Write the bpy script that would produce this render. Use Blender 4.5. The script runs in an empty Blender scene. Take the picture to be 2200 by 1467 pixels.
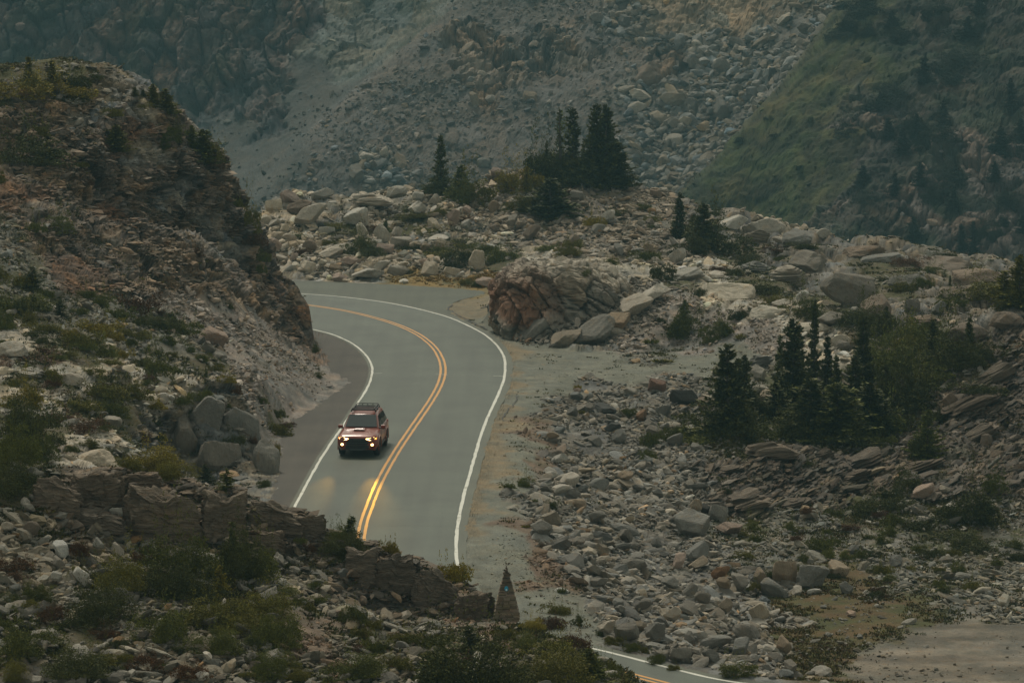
import bpy, math, random
import numpy as np
from mathutils import Vector, Matrix
SC = bpy.context.scene
COL = SC.collection
R = math.radians

# ------------------------------------------------------------------ camera, light, exposure
W_, H_, F_ = 2200.0, 1467.0, 6900.0          # photo size and focal length in photo pixels
PITCH, CH = R(7.12), 23.76                   # looking down, camera height above the road
cam_d = bpy.data.cameras.new('camera')
cam = bpy.data.objects.new('camera', cam_d); COL.objects.link(cam)
cam.location = (0, 0, CH); cam.rotation_euler = (math.pi/2-PITCH, 0, 0)
cam_d.sensor_width = 36; cam_d.lens = F_/W_*36
cam_d.clip_start = 1; cam_d.clip_end = 5000
SC.camera = cam

SUN_EL, SUN_AZ = R(57), R(112)               # azimuth from +X: the brightest cloud stands high beyond the left cliff
wld = bpy.data.worlds.new('World'); SC.world = wld; wld.use_nodes = True
nt = wld.node_tree; nt.nodes.clear()
sky = nt.nodes.new('ShaderNodeTexSky'); sky.sky_type = 'NISHITA'; sky.sun_disc = False
sky.sun_elevation = SUN_EL; sky.sun_rotation = math.pi/2-SUN_AZ
hs = nt.nodes.new('ShaderNodeHueSaturation'); hs.inputs['Saturation'].default_value = 0.16
tint = nt.nodes.new('ShaderNodeMix'); tint.data_type = 'RGBA'; tint.blend_type = 'MULTIPLY'
tint.inputs['Factor'].default_value = 1.0; tint.inputs[7].default_value = (1.0, 0.965, 0.78, 1)
bg = nt.nodes.new('ShaderNodeBackground'); bg.inputs['Strength'].default_value = 0.085
wo = nt.nodes.new('ShaderNodeOutputWorld')
nt.links.new(sky.outputs[0], hs.inputs['Color']); nt.links.new(hs.outputs[0], tint.inputs[6])
nt.links.new(tint.outputs[2], bg.inputs[0]); nt.links.new(bg.outputs[0], wo.inputs[0])
sun_d = bpy.data.lights.new('sun', 'SUN'); sun_d.energy = 1.5; sun_d.angle = R(16); sun_d.color = (1.0, 0.92, 0.79)
sun = bpy.data.objects.new('sun', sun_d); COL.objects.link(sun)
_sd = Vector((math.cos(SUN_EL)*math.cos(SUN_AZ), math.cos(SUN_EL)*math.sin(SUN_AZ), math.sin(SUN_EL)))
sun.rotation_euler = _sd.to_track_quat('Z', 'Y').to_euler()
SC.view_settings.view_transform = 'Standard'; SC.view_settings.look = 'None'
SC.view_settings.exposure = 0.58; SC.view_settings.gamma = 1.0; SC.view_settings.use_curve_mapping = False
SC.render.engine = 'CYCLES'
SC.cycles.max_bounces = 6; SC.cycles.diffuse_bounces = 2; SC.cycles.glossy_bounces = 2
SC.cycles.volume_bounces = 1; SC.cycles.transparent_max_bounces = 8
SC.cycles.use_denoising = True; SC.cycles.denoiser = 'OPENIMAGEDENOISE'
SC.cycles.sample_clamp_indirect = 4

# ------------------------------------------------------------------ photo <-> world helpers
cP, sP = math.cos(PITCH), math.sin(PITCH)
def ray(px, row):
    a = (px-W_/2)/F_; b = -(row-H_/2)/F_
    return np.array([a, cP+b*sP, -sP+b*cP])
def P(px, row, d):
    v = ray(px, row); return np.array([0, 0, CH])+v*(d/v[1])
def zroad(y):
    y = np.asarray(y, float)
    t = np.maximum(130-y, 0); return -np.where(t < 11.7, t*t*0.003, 0.41+(t-11.7)*0.07)
def G(px, row, dz=0.0):
    v = ray(px, row); z = 0.0
    for _ in range(12):
        t = (z-CH)/v[2]; p = np.array([0, 0, CH])+v*t; z = float(zroad(p[1]))+dz
    return p
def project(p):
    x, y, z = p[..., 0], p[..., 1], p[..., 2]-CH
    dep = y*cP-z*sP; up = y*sP+z*cP
    return W_/2+F_*x/dep, H_/2-F_*up/dep, dep

# ------------------------------------------------------------------ numpy noise
def _h(ix, iy, iz, seed):
    with np.errstate(over='ignore'):
        n = (ix.astype(np.uint32)*np.uint32(374761393) ^ iy.astype(np.uint32)*np.uint32(668265263)
             ^ iz.astype(np.uint32)*np.uint32(2147483647) ^ np.uint32((seed*1274126177) & 0xffffffff))
        n = (n ^ (n >> np.uint32(13)))*np.uint32(1274126177)
        n = (n ^ (n >> np.uint32(16)))*np.uint32(2246822519)
        n = n ^ (n >> np.uint32(13))
    return n
def _f(n):
    return (n & np.uint32(0xffffff)).astype(np.float32)/np.float32(0xffffff)
def vnoise(p, seed=0):
    i = np.floor(p).astype(np.int64); f = (p-i).astype(np.float32); f = f*f*f*(f*(f*6-15)+10)
    i = i.astype(np.int32)
    out = 0
    for dx in (0, 1):
        wx = f[:, 0] if dx else 1-f[:, 0]
        for dy in (0, 1):
            wy = f[:, 1] if dy else 1-f[:, 1]
            for dz in (0, 1):
                wz = f[:, 2] if dz else 1-f[:, 2]
                out = out+wx*wy*wz*_f(_h(i[:, 0]+dx, i[:, 1]+dy, i[:, 2]+dz, seed))
    return out*2-1
def fbm(p, octaves=4, seed=0, gain=0.5, lac=2.03):
    a, s, out = 1.0, 1.0, 0
    for k in range(octaves):
        out = out+a*vnoise(p*s, seed+k*17); a *= gain; s *= lac
    return out
def cells(p, seed=0):
    """nearest jittered cell: F1, F2-F1, id hash, vector from its centre"""
    i = np.floor(p).astype(np.int32); n = len(p)
    f1 = np.full(n, 9, np.float32); f2 = np.full(n, 9, np.float32); cid = np.zeros(n, np.uint32); vec = np.zeros((n, 3), np.float32)
    for dx in (-1, 0, 1):
        for dy in (-1, 0, 1):
            for dz in (-1, 0, 1):
                cx, cy, cz = i[:, 0]+dx, i[:, 1]+dy, i[:, 2]+dz
                h = _h(cx, cy, cz, seed)
                jx = (h & np.uint32(1023)).astype(np.float32)/1023; jy = ((h >> np.uint32(10)) & np.uint32(1023)).astype(np.float32)/1023
                jz = ((h >> np.uint32(20)) & np.uint32(1023)).astype(np.float32)/1023
                v = np.stack([p[:, 0]-cx-jx, p[:, 1]-cy-jy, p[:, 2]-cz-jz], 1).astype(np.float32)
                d = (v*v).sum(1)
                m = d < f1
                f2 = np.where(m, f1, np.minimum(f2, d)); f1 = np.where(m, d, f1)
                cid = np.where(m, h, cid); vec[m] = v[m]
    f1 = np.sqrt(f1); f2 = np.sqrt(f2)
    return f1, f2-f1, cid, vec
def rnd(cid, k):
    z = np.zeros_like(cid)
    return _f(_h(cid, z+k, z, 99+k))
def blocky(p, seed, tilt=0.5):
    """broken rock: every cell is a tilted facet; about -1..1"""
    f1, e, cid, v = cells(p, seed)
    t = np.stack([rnd(cid, k)-0.5 for k in (1, 2, 3)], 1)*2*tilt
    return (rnd(cid, 4)-0.5)*0.9+(v*t).sum(1)-0.5*np.exp(-(e/0.07)**2), cid, e
def smooth(a, b, x):
    t = np.clip((x-a)/(b-a), 0, 1); return t*t*(3-2*t)

# ------------------------------------------------------------------ mesh helpers
def mesh_np(name, verts, faces, mats=None, smooth_=False, col=None, fmat=None, parent=None, link=True):
    """faces: (n,3) or (n,4) int array, or a list of such"""
    me = bpy.data.meshes.new(name)
    verts = np.asarray(verts, np.float32)
    fl = faces if isinstance(faces, list) else [faces]
    fl = [np.asarray(f, np.int32) for f in fl if len(f)]
    loops = np.concatenate([f.ravel() for f in fl]); n = sum(len(f) for f in fl)
    tot = np.concatenate([np.full(len(f), f.shape[1], np.int32) for f in fl])
    me.vertices.add(len(verts)); me.vertices.foreach_set('co', verts.ravel())
    me.loops.add(len(loops)); me.loops.foreach_set('vertex_index', loops)
    me.polygons.add(n); me.polygons.foreach_set('loop_start', np.concatenate([[0], np.cumsum(tot)[:-1]]).astype(np.int32))
    me.polygons.foreach_set('loop_total', tot)
    me.polygons.foreach_set('use_smooth', np.full(n, bool(smooth_)))
    if fmat is not None: me.polygons.foreach_set('material_index', np.asarray(fmat, np.int32))
    if col is not None:
        a = me.attributes.new('Col', 'FLOAT_COLOR', 'POINT')
        c = np.ones((len(verts), 4), np.float32); c[:, :3] = col; a.data.foreach_set('color', c.ravel())
    me.update(calc_edges=True)
    for m in (mats if isinstance(mats, (list, tuple)) else [mats]):
        if m is not None: me.materials.append(m)
    if not link: return me
    o = bpy.data.objects.new(name, me); COL.objects.link(o)
    if parent is not None: o.parent = parent
    return o
def tag(o, label=None, cat=None, group=None, kind=None):
    if label: o['label'] = label
    if cat: o['category'] = cat
    if group: o['group'] = group
    if kind: o['kind'] = kind
    return o
def nodes(name):
    m = bpy.data.materials.new(name); m.use_nodes = True
    t = m.node_tree; b = t.nodes['Principled BSDF']
    return m, t, b
def plain(name, c, rough=0.6, metal=0.0, emit=None, es=0.0, spec=0.5, coat=0.0):
    m, t, b = nodes(name)
    b.inputs['Base Color'].default_value = (*c, 1); b.inputs['Roughness'].default_value = rough
    b.inputs['Metallic'].default_value = metal; b.inputs['Specular IOR Level'].default_value = spec
    b.inputs['Coat Weight'].default_value = coat; b.inputs['Coat Roughness'].default_value = 0.08
    if emit: b.inputs['Emission Color'].default_value = (*emit, 1); b.inputs['Emission Strength'].default_value = es
    # a little surface dirt so nothing is perfectly uniform
    tc = t.nodes.new('ShaderNodeTexCoord'); nz = t.nodes.new('ShaderNodeTexNoise'); nz.inputs['Scale'].default_value = 4
    nz.inputs['Detail'].default_value = 5
    mx = t.nodes.new('ShaderNodeMix'); mx.data_type = 'RGBA'; mx.inputs[6].default_value = (*[v*0.8 for v in c], 1); mx.inputs[7].default_value = (*[min(1, v*1.15) for v in c], 1)
    t.links.new(tc.outputs['Object'], nz.inputs['Vector']); t.links.new(nz.outputs[0], mx.inputs[0]); t.links.new(mx.outputs[2], b.inputs['Base Color'])
    return m
def rock_material(name, scale=1.0, attr=True, rough=0.92, bump=0.5, contrast=0.5, use_obj=False):
    """stone: intrinsic colour from the Col attribute or the object's colour, mottled by mineral noise, lichen and fine grain"""
    m, t, b = nodes(name); N = t.nodes; L = t.links
    b.inputs['Roughness'].default_value = rough; b.inputs['Specular IOR Level'].default_value = 0.25
    tc = N.new('ShaderNodeTexCoord')
    src = N.new('ShaderNodeAttribute'); src.attribute_name = 'Col'; base = src.outputs['Color']
    if use_obj:
        oi = N.new('ShaderNodeObjectInfo'); base = oi.outputs['Color']
    def noise(sc, det, rg=0.6):
        n = N.new('ShaderNodeTexNoise'); n.inputs['Scale'].default_value = sc*scale; n.inputs['Detail'].default_value = det
        n.inputs['Roughness'].default_value = rg
        if use_obj:
            mp = N.new('ShaderNodeVectorMath'); mp.operation = 'ADD'; cb = N.new('ShaderNodeCombineXYZ')
            ml = N.new('ShaderNodeMath'); ml.operation = 'MULTIPLY'; ml.inputs[1].default_value = 37
            L.new(oi.outputs['Random'], ml.inputs[0]); L.new(ml.outputs[0], cb.inputs[0]); L.new(ml.outputs[0], cb.inputs[2])
            L.new(tc.outputs['Object'], mp.inputs[0]); L.new(cb.outputs[0], mp.inputs[1]); L.new(mp.outputs[0], n.inputs['Vector'])
        else: L.new(tc.outputs['Object'], n.inputs['Vector'])
        return n
    def mr(sock, a, b2, c, d):
        r = N.new('ShaderNodeMapRange'); r.inputs[1].default_value = a; r.inputs[2].default_value = b2
        r.inputs[3].default_value = c; r.inputs[4].default_value = d; L.new(sock, r.inputs[0]); return r.outputs[0]
    def mul(cs, fs):
        x = N.new('ShaderNodeMix'); x.data_type = 'RGBA'; x.blend_type = 'MULTIPLY'; x.inputs[0].default_value = 1
        L.new(cs, x.inputs[6]); L.new(fs, x.inputs[7]); return x.outputs[2]
    n1 = noise(1.3, 6); n2 = noise(9, 8, 0.7); n3 = noise(3.1, 4)
    c = mul(base, mr(n1.outputs[0], 0.3, 0.7, 1-0.5*contrast, 1+0.5*contrast))
    c = mul(c, mr(n2.outputs[0], 0.3, 0.7, 1-0.6*contrast, 1+0.6*contrast))
    ox = N.new('ShaderNodeMix'); ox.data_type = 'RGBA'; ox.blend_type = 'MULTIPLY'
    L.new(mr(n3.outputs[0], 0.55, 0.72, 0, 0.55), ox.inputs[0]); L.new(c, ox.inputs[6]); ox.inputs[7].default_value = (1.1, 0.82, 0.55, 1)
    L.new(ox.outputs[2], b.inputs['Base Color'])
    bp = N.new('ShaderNodeBump'); bp.inputs['Strength'].default_value = bump; bp.inputs['Distance'].default_value = 0.12/scale
    L.new(n2.outputs[0], bp.inputs['Height']); L.new(bp.outputs[0], b.inputs['Normal'])
    return m
# ------------------------------------------------------------------ the road's lines, read off the photo and laid on the road plane
YEL = [(600,647),(665,655.5),(730,665),(781,676),(832,690),(873,705),(907,723),(934,746),(948,770),(952.5,790),(951,809),(943,831),(928,858),(907,889),(883,923),(860,957),(848,976),(836,996),(813.5,1037),(796.5,1079.5),(785,1110),(778,1137),(774,1165)]
RGT = [(600,628.5),(665,632),(730,637),(781,643),(832,650),(883,660),(934.5,672.5),(968.6,682.8),(1002.7,698),(1036.7,715),(1057,730.5),(1074,749),(1082.8,766),(1086,782),(1084.5,807),(1077.7,831),(1065.7,858),(1050.4,889),(1036.7,923),(1025.5,960),(1009.5,1018),(995.9,1066),(987.3,1103),(982,1137),(979.5,1171.5),(980.5,1205)]
LFT = [(600,697),(665,706),(705,715),(730,724),(757,737),(778,753),(793,771),(800.5,790),(799,807),(791,831),(778,852),(767,868),(735,918),(712,950),(690,983),(665,1028),(648,1060),(634,1086),(624,1110)]
def g2(l): return np.array([G(*p)[:2] for p in l])
yel, rgt, lft = g2(YEL), g2(RGT), g2(LFT)
# hidden and lower stretch of the road, continued in plan
rgt = np.vstack([rgt, g2([(990,1236),(1003,1262),(1028,1294),(1068,1326),(1125,1353),(1200,1377),(1290,1395),(1460,1440),(1575,1467)]), [(11,105.7),(16,103),(24,99.5)]])
yel = np.vstack([yel, [(-5.6,124),(-5.2,120.5),(-4.0,117),(-2.3,113.9),(-0.6,111.6),(1.4,109.7),(3.7,108.0),(8,103.9),(13.5,100.6),(21.5,97)]])
lft = np.vstack([lft, [(-9.3,126),(-8.9,121.5),(-7.6,116.5),(-5.3,111.7),(-3,108.8),(-0.6,106.6),(1.8,104.9),(5.3,102),(11,98),(19,94.5)]])
# behind the cliff the road runs on to the left
rgt = np.vstack([[(-60,222),(-45,225),(-30,223.5)], rgt]); yel = np.vstack([[(-60,216),(-45,218.5),(-30,216.5)], yel]); lft = np.vstack([[(-60,209),(-45,211),(-30,208.5)], lft])
def resample(pl, n=None, step=None, k=3):
    pl = np.asarray(pl, float)
    for _ in range(k):                       # corner cutting keeps the curve on its points closely enough
        q = np.empty((len(pl)*2-2, 2)); q[0::2] = pl[:-1]*0.75+pl[1:]*0.25; q[1::2] = pl[:-1]*0.25+pl[1:]*0.75
        pl = np.vstack([pl[:1], q, pl[-1:]])
    s = np.concatenate([[0], np.cumsum(np.hypot(*np.diff(pl, axis=0).T))])
    if n is None: n = int(s[-1]/step)+1
    u = np.linspace(0, s[-1], n)
    return np.stack([np.interp(u, s, pl[:, 0]), np.interp(u, s, pl[:, 1])], 1)
yel_c = resample(yel, step=0.5); rgt_c = resample(rgt, step=0.5); lft_c = resample(lft, step=0.5)
def normals2(c):
    t = np.gradient(c, axis=0); t /= np.linalg.norm(t, axis=1)[:, None]; return np.stack([-t[:, 1], t[:, 0]], 1)  # left of travel
def offset(c, d): return c+normals2(c)*(d[:, None] if hasattr(d, '__len__') else d)
def ribbon(c, half, n_across=1, dz=0.0, jit=0.0, seed=0):
    nn = normals2(c); rows = []
    a = vnoise(np.stack([c[:, 0]*1.7, c[:, 1]*1.7, c[:, 0]*0], 1), seed)*jit
    b = vnoise(np.stack([c[:, 0]*1.7, c[:, 1]*1.7, c[:, 0]*0+9], 1), seed+1)*jit
    for k in range(n_across+1):
        u = -1+2*k/n_across; w = half*u+(a if k == 0 else b if k == n_across else 0)
        q = c+nn*np.asarray(w).reshape(-1, 1)*np.ones((len(c), 1)); rows.append(np.column_stack([q, zroad(q[:, 1])+dz]))
    v = np.concatenate(rows); n = len(c)
    f = [[(k*n+i, k*n+i+1, (k+1)*n+i+1, (k+1)*n+i) for i in range(n-1)] for k in range(n_across)]
    return v, np.array(f).reshape(-1, 4)
# asphalt outline: ribbon between the two edges, with an apron each side
NS = 320
A_r = resample(rgt, n=NS); A_l = resample(lft, n=NS); A_y = resample(yel, n=NS)
er = offset(A_r, 0.42+0.05*vnoise(np.column_stack([A_r*0.8, A_r[:, 0]*0]), 5)); 
if np.linalg.norm(er[160]-A_l[160]) < np.linalg.norm(A_r[160]-A_l[160]): er = offset(A_r, -(0.42+0.05*vnoise(np.column_stack([A_r*0.8, A_r[:, 0]*0]), 5)))
el = A_l+(A_l-A_y)/np.linalg.norm(A_l-A_y, axis=1)[:, None]*0.45
rows_ = [er, A_r, A_r*0.5+A_y*0.5, A_y, A_y*0.5+A_l*0.5, A_l, el]
RV = np.concatenate([np.column_stack([q, zroad(q[:, 1])]) for q in rows_])
RF = np.array([[(k*NS+i, k*NS+i+1, (k+1)*NS+i+1, (k+1)*NS+i) for i in range(NS-1)] for k in range(len(rows_)-1)]).reshape(-1, 4)
road_outline = np.vstack([er, el[::-1]])
PULL = [(560,600),(650,602.5),(780,608),(900,614),(1000,621),(1045,626),(1035,634),(1000,641),(972,652),(962,662),(972,672),(985,682),(1000,697),(960,690),(880,672),(780,655),(665,642),(560,640)]
pull_outline = g2(PULL)
SHD = [(560,700),(665,708),(730,727),(757,740),(778,756),(793,774),(800,790),(799,807),(791,831),(778,852),(735,918),(712,950),(690,983),(665,1028),(634,1086),(612,1110),(592,1100),(585,1060),(597,1010),(606,960),(616,925),(634,896),(676,873),(718,842),(748,824),(738,812),(712,796),(700,772),(690,755),(679,735),(668,716),(640,708),(560,703)]
shd_outline = g2(SHD)
def dist_poly(pts, poly):
    """signed distance in plan: negative inside"""
    x, y = pts[:, 0], pts[:, 1]; n = len(poly); ins = np.zeros(len(pts), bool); dm = np.full(len(pts), 1e9, np.float32)
    for i in range(n):
        a, b = poly[i], poly[(i+1) % n]; e = b-a; l2 = (e*e).sum()+1e-12
        t = np.clip(((x-a[0])*e[0]+(y-a[1])*e[1])/l2, 0, 1)
        dm = np.minimum(dm, (x-a[0]-t*e[0])**2+(y-a[1]-t*e[1])**2)
        c = ((a[1] > y) != (b[1] > y)) & (x < (b[0]-a[0])*(y-a[1])/(b[1]-a[1]+1e-12)+a[0]); ins ^= c
    d = np.sqrt(dm); return np.where(ins, -d, d)
road_simpl = np.vstack([er[::3], el[::-3]])

# ------------------------------------------------------------------ the lie of the land: break lines (px, row, distance) or (px, None, distance, height)
Z = None
LINES = [
 # gravel turnout and shoulder, level with the road
 [(1150,760,'r'),(1300,758,'r'),(1450,770,'r'),(1600,768,'r')],
 [(1120,740,'r'),(1110,800,'r'),(1090,870,'r'),(1060,950,'r'),(1040,1030,'r'),(1020,1100,'r'),(1015,1160,'r'),(1020,1220,'r')],
 [(1290,812,'r'),(1200,830,'r'),(1160,862,'r'),(1125,950,'r'),(1105,1050,'r'),(1108,1130,'r'),(1130,1230,'r'),(1170,1290,'r'),(1225,1335,'r')],
 [(1290,812,'r'),(1450,803,'r'),(1560,800,'r')],
 # knob right of the bend
 [(1005,650,'r'),(1060,690,'r'),(1120,712,'r'),(1200,735,'r'),(1330,747,'r'),(1450,742,'r')],
 [(1060,640,199.5),(1068,600,200.5),(1092,566,201.5),(1200,561,200.5),(1300,563,201.5),(1400,577,201),(1450,600,198),(1500,645,193),(1600,692,187.5),(1650,738,182)],
 [(1120,650,197),(1180,648,195.5),(1250,650,194),(1330,660,193.5),(1400,680,191)],
 [(1150,None,208,1.6),(1300,None,208,2.2),(1420,None,207,2.2)],
 # pale slab running right
 [(1500,598,201),(1650,640,194),(1750,668,189),(1830,698,185)],
 [(1700,735,182),(1830,745,180.5)],
 # the boulder hill behind
 [(660,600,'r'),(780,606,'r'),(900,612,'r'),(1000,619,'r'),(1045,622,'r')],
 [(650,520,236),(800,520,236),(950,515,236),(1100,490,238),(1250,480,238),(1400,490,236)],
 [(540,470,248),(560,450,249),(600,425,250),(640,416,250),(700,426,250),(760,425,250),(840,412,250),(930,405,251),(1000,400,251),(1060,380,252),(1150,368,253),(1200,372,253),(1270,383,253),(1350,393,252),(1420,412,250),(1500,450,247),(1600,466,244),(1700,490,241),(1800,516,238),(1900,524,232),(2000,538,228),(2100,562,222),(2200,596,215),(2400,640,205)],
 [(1200,545,217),(1350,545,217),(1500,545,221),(1600,560,217),(1700,600,207),(1850,590,212),(2000,603,205),(1900,662,195),(1780,650,197),(2050,650,193),(2150,640,196)],
 [(300,None,275,-6),(700,None,275,-4),(1200,None,275,-4),(1700,None,268,-4),(2200,None,250,-4),(2600,None,250,-4)],
 [(-300,None,310,-16),(500,None,310,-16),(1500,None,310,-16),(2600,None,310,-16)],
 # fir clump and green hollow on the right
 [(1550,930,155),(1640,922,156.5),(1700,905,158.5),(1800,905,159)],
 [(1400,855,'r-'),(1500,848,'r-')],
 [(1900,850,165.5),(2000,770,175),(2100,705,177),(2200,665,172),(2400,640,165)],
 # dark layered slope
 [(2060,720,166),(2120,692,166),(2200,658,167),(2400,600,167)],
 [(2020,800,161),(2200,800,159),(2400,790,158)],
 [(2010,905,157),(2200,960,151.5),(2000,1050,148),(1800,1000,151),(1620,1000,150),(1500,1045,147)],
 [(1560,1110,144.5),(1700,1115,144),(1900,1130,142),(2060,1155,140.5),(2200,1180,139),(2500,1200,139)],
 # basin
 [(1700,1300,None,-2.6),(1900,1250,None,-2.55),(2200,1300,None,-2.6),(2200,1467,None,-2.6),(1900,1467,None,-2.6),(1740,1400,None,-2.6),(2500,1350,None,-2.6)],
 [(2500,None,95,-2.6),(2000,None,95,-2.5),(2300,None,75,-2.6)],
 # talus right of the shoulder
 [(1530,1125,None,-2.2),(1600,1250,None,-2.5),(1660,1300,None,-2.6),(1700,1385,None,-2.6),(1690,1440,None,-2.3)],
 [(1250,1000,None,-1.0),(1330,1120,None,-1.5),(1400,1230,None,-1.9),(1480,1320,None,-1.9),(1560,1400,None,-1.8)],
 [(1350,870,None,-0.35),(1450,930,None,-0.9)],
 # left: foot of the cliff
 [(664,748,187.3),(640,730,186),(620,712,184),(560,680,177.5),(500,655,172.5),(400,637,168.5),(300,655,163.5),(200,612,163),(100,590,162),(0,553,162),(-200,520,160),(-500,500,160)],
 [(-500,160,186),(-200,165,184),(0,172,182),(60,166,182),(120,164,182),(200,170,182.5),(250,182,182.7),(300,200,183),(370,240,184),(440,300,185),(480,355,186),(520,398,187),(540,460,187.6),(560,520,188),(600,572,188.3),(636,606,188.6),(652,640,188.6),(659,665,188.4),(662,690,188.2),(664,725,187.8)],
 [(300,460,173),(400,500,175.5),(500,560,180.5),(590,640,184.5),(100,400,173),(0,400,171),(200,330,177.5),(-300,400,171)],
 [(0,None,189,16.2),(150,None,190,16.2),(300,None,190,14.6),(450,None,191,10.5),(550,None,192,6.5),(-400,None,190,16)],
 [(0,None,199,9),(200,None,199,8),(400,None,199,4),(540,None,199,1.5),(630,None,193.5,.8),(-400,None,199,9)],
 [(-400,None,204,0),(0,None,204,0),(400,None,203,0),(600,None,201,0),(-400,None,228,0),(0,None,228,0),(400,None,228,0)],
 # scree and slope on the left
 [(668,756,'r'),(700,775,'r'),(716,800,'r'),(745,826,'r'),(718,846,'r'),(676,877,'r'),(634,900,'r'),(614,930,'r'),(602,965,'r'),(592,1015,'r'),(582,1060,'r')],
 [(560,800,158.5),(450,762,158.5),(350,802,150),(600,852,157)],
 [(0,700,148),(200,752,148),(0,905,131),(200,905,133),(100,1000,122),(200,960,128),(350,1000,130),(-300,700,148),(-300,905,131)],
 [(340,850,143.5),(380,828,145),(430,815,146),(480,820,147),(530,842,147.5),(575,900,146.5),(598,960,144.5)],
 [(585,1045,139.8),(540,1055,139.5),(470,1045,141),(400,1030,142)],
 # ledge in the foreground
 [(-500,1000,104.2),(-200,1000,104.2),(60,1030,104.6),(100,1010,105.1),(250,1004,105.6),(400,1030,106.0),(520,1041,106.0),(640,1083,106.5),(690,1119,106.5),(740,1140,106.5),(800,1161,106.5),(900,1192,106.0),(980,1234,105.6),(1020,1262,104.9),(1062,1296,104.2)],
 [(0,None,110,5.2),(250,None,111,4.6),(400,None,112,2.6),(500,None,112,1.2),(600,None,112,-.2),(690,None,111.5,-.6)],
 [(300,None,124,2.4),(430,None,128,0.6),(520,None,130,0.1),(560,None,135,0)],
 [(-200,1150,100.4),(100,1152,101.8),(200,1175,102.3),(300,1192,102.8),(430,1190,103.2),(560,1192,103.5),(640,1215,103.4),(700,1242,103.2),(800,1302,103.0),(900,1322,102.8),(1000,1332,102.6),(1055,1338,102.3)],
 # foreground slope and bank above the lower road
 [(1060,1332,102.3),(1120,1338,101.7),(1200,1366,100.4),(1262,1385,99.3),(1300,1418,97.7),(1335,1467,94.7)],
 [(-400,1300,94.9),(0,1300,94.9),(300,1302,95.8),(600,1302,97.2),(800,1400,94.9),(1000,1400,96.3),(1200,1405,96.7)],
 [(-400,1467,89.3),(0,1467,90.2),(300,1467,90.5),(600,1467,91.1),(800,1467,91.6),(1000,1467,92.1),(1200,1467,92.8),(1300,1467,93.0)],
 [(-800,None,80,0),(0,None,80,0),(1000,None,80,-.6),(1400,None,85,-1.5),(2200,None,80,-2.6),(-800,None,55,-1),(1000,None,55,-1.5),(2600,None,55,-3)],
]
def line_pts(L):
    q = []
    for p in L:
        px, row, d = p[0], p[1], p[2]
        if row is None:
            dep = d*cP+(CH-p[3])*sP; q.append(np.array([(px-1100)/F_*dep, d, p[3]]))
        elif d == 'r': q.append(G(px, row, -0.02))
        elif d == 'r-': q.append(G(px, row, -0.3))
        elif d is None:
            v = ray(px, row); t = (p[3]-CH)/v[2]; q.append(np.array([0, 0, CH])+v*t)
        else: q.append(P(px, row, d))
    out = [q[0]]
    for a, b in zip(q[:-1], q[1:]):
        n = max(1, int(np.linalg.norm((b-a)[:2])/2.2)); n = min(n, 8)
        out += [a+(b-a)*k/n for k in range(1, n+1)]
    return out
cps = [p for L in LINES for p in line_pts(L)]
for c in (er, el, A_y): cps += [np.array([x, y, float(zroad(y))]) for x, y in c[::7]]
cps += [np.array([x, y, 0.]) for x, y in pull_outline[::2]]
cps = np.array(cps)
# thin out points that nearly coincide
keep = []
for i, p in enumerate(cps):
    if all(abs(p[0]-cps[j][0])+abs(p[1]-cps[j][1]) > 0.35 for j in keep): keep.append(i)
cps = cps[keep]
def rbf_fit(pts, smooth_=0.03):
    n = len(pts); S = np.array([1.0, 0.62])                 # range counts a little less than width
    q = pts[:, :2]*S; D = np.linalg.norm(q[:, None]-q[None], axis=2)
    A = np.zeros((n+3, n+3)); A[:n, :n] = -D-np.eye(n)*-smooth_; A[:n, n] = 1; A[:n, n+1:] = q/100; A[n, :n] = 1; A[n+1:, :n] = q.T/100
    w = np.linalg.solve(A, np.concatenate([pts[:, 2], [0, 0, 0]]))
    def ev(xy):
        out = np.empty(len(xy)); 
        for s in range(0, len(xy), 20000):
            c = xy[s:s+20000]*S; D = np.sqrt(((c[:, None, 0]-q[None, :, 0])**2)+((c[:, None, 1]-q[None, :, 1])**2))
            out[s:s+20000] = -D@w[:n]+w[n]+(c/100)@w[n+1:]
        return out
    return ev
near_eval = rbf_fit(cps)
# coarse table over (direction, range): x = u*y
U = np.linspace(-0.30, 0.30, 420); Y0, Y1 = 52.0, 312.0; YY = np.arange(Y0, Y1+.01, 0.4)
gu, gy = np.meshgrid(U, YY, indexing='ij')
TAB = near_eval(np.column_stack([(gu*gy).ravel(), gy.ravel()])).reshape(gu.shape)
def hbase(x, y):
    u = np.clip((x/y-U[0])/(U[1]-U[0]), 0, len(U)-1.001); v = np.clip((y-Y0)/0.4, 0, len(YY)-1.001)
    i = u.astype(int); j = v.astype(int); a = u-i; b = v-j
    return TAB[i, j]*(1-a)*(1-b)+TAB[i+1, j]*a*(1-b)+TAB[i, j+1]*(1-a)*b+TAB[i+1, j+1]*a*b
def hit(px, row, dmax=305.):
    v = ray(px, row); y = np.arange(60, dmax, 0.1); t = y/v[1]; x = v[0]*t; z = CH+v[2]*t
    h = hbase(x, y); b = np.nonzero(z <= h)[0]
    if not len(b): return None
    k = b[0]; return np.array([x[k], y[k], h[k]])
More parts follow.
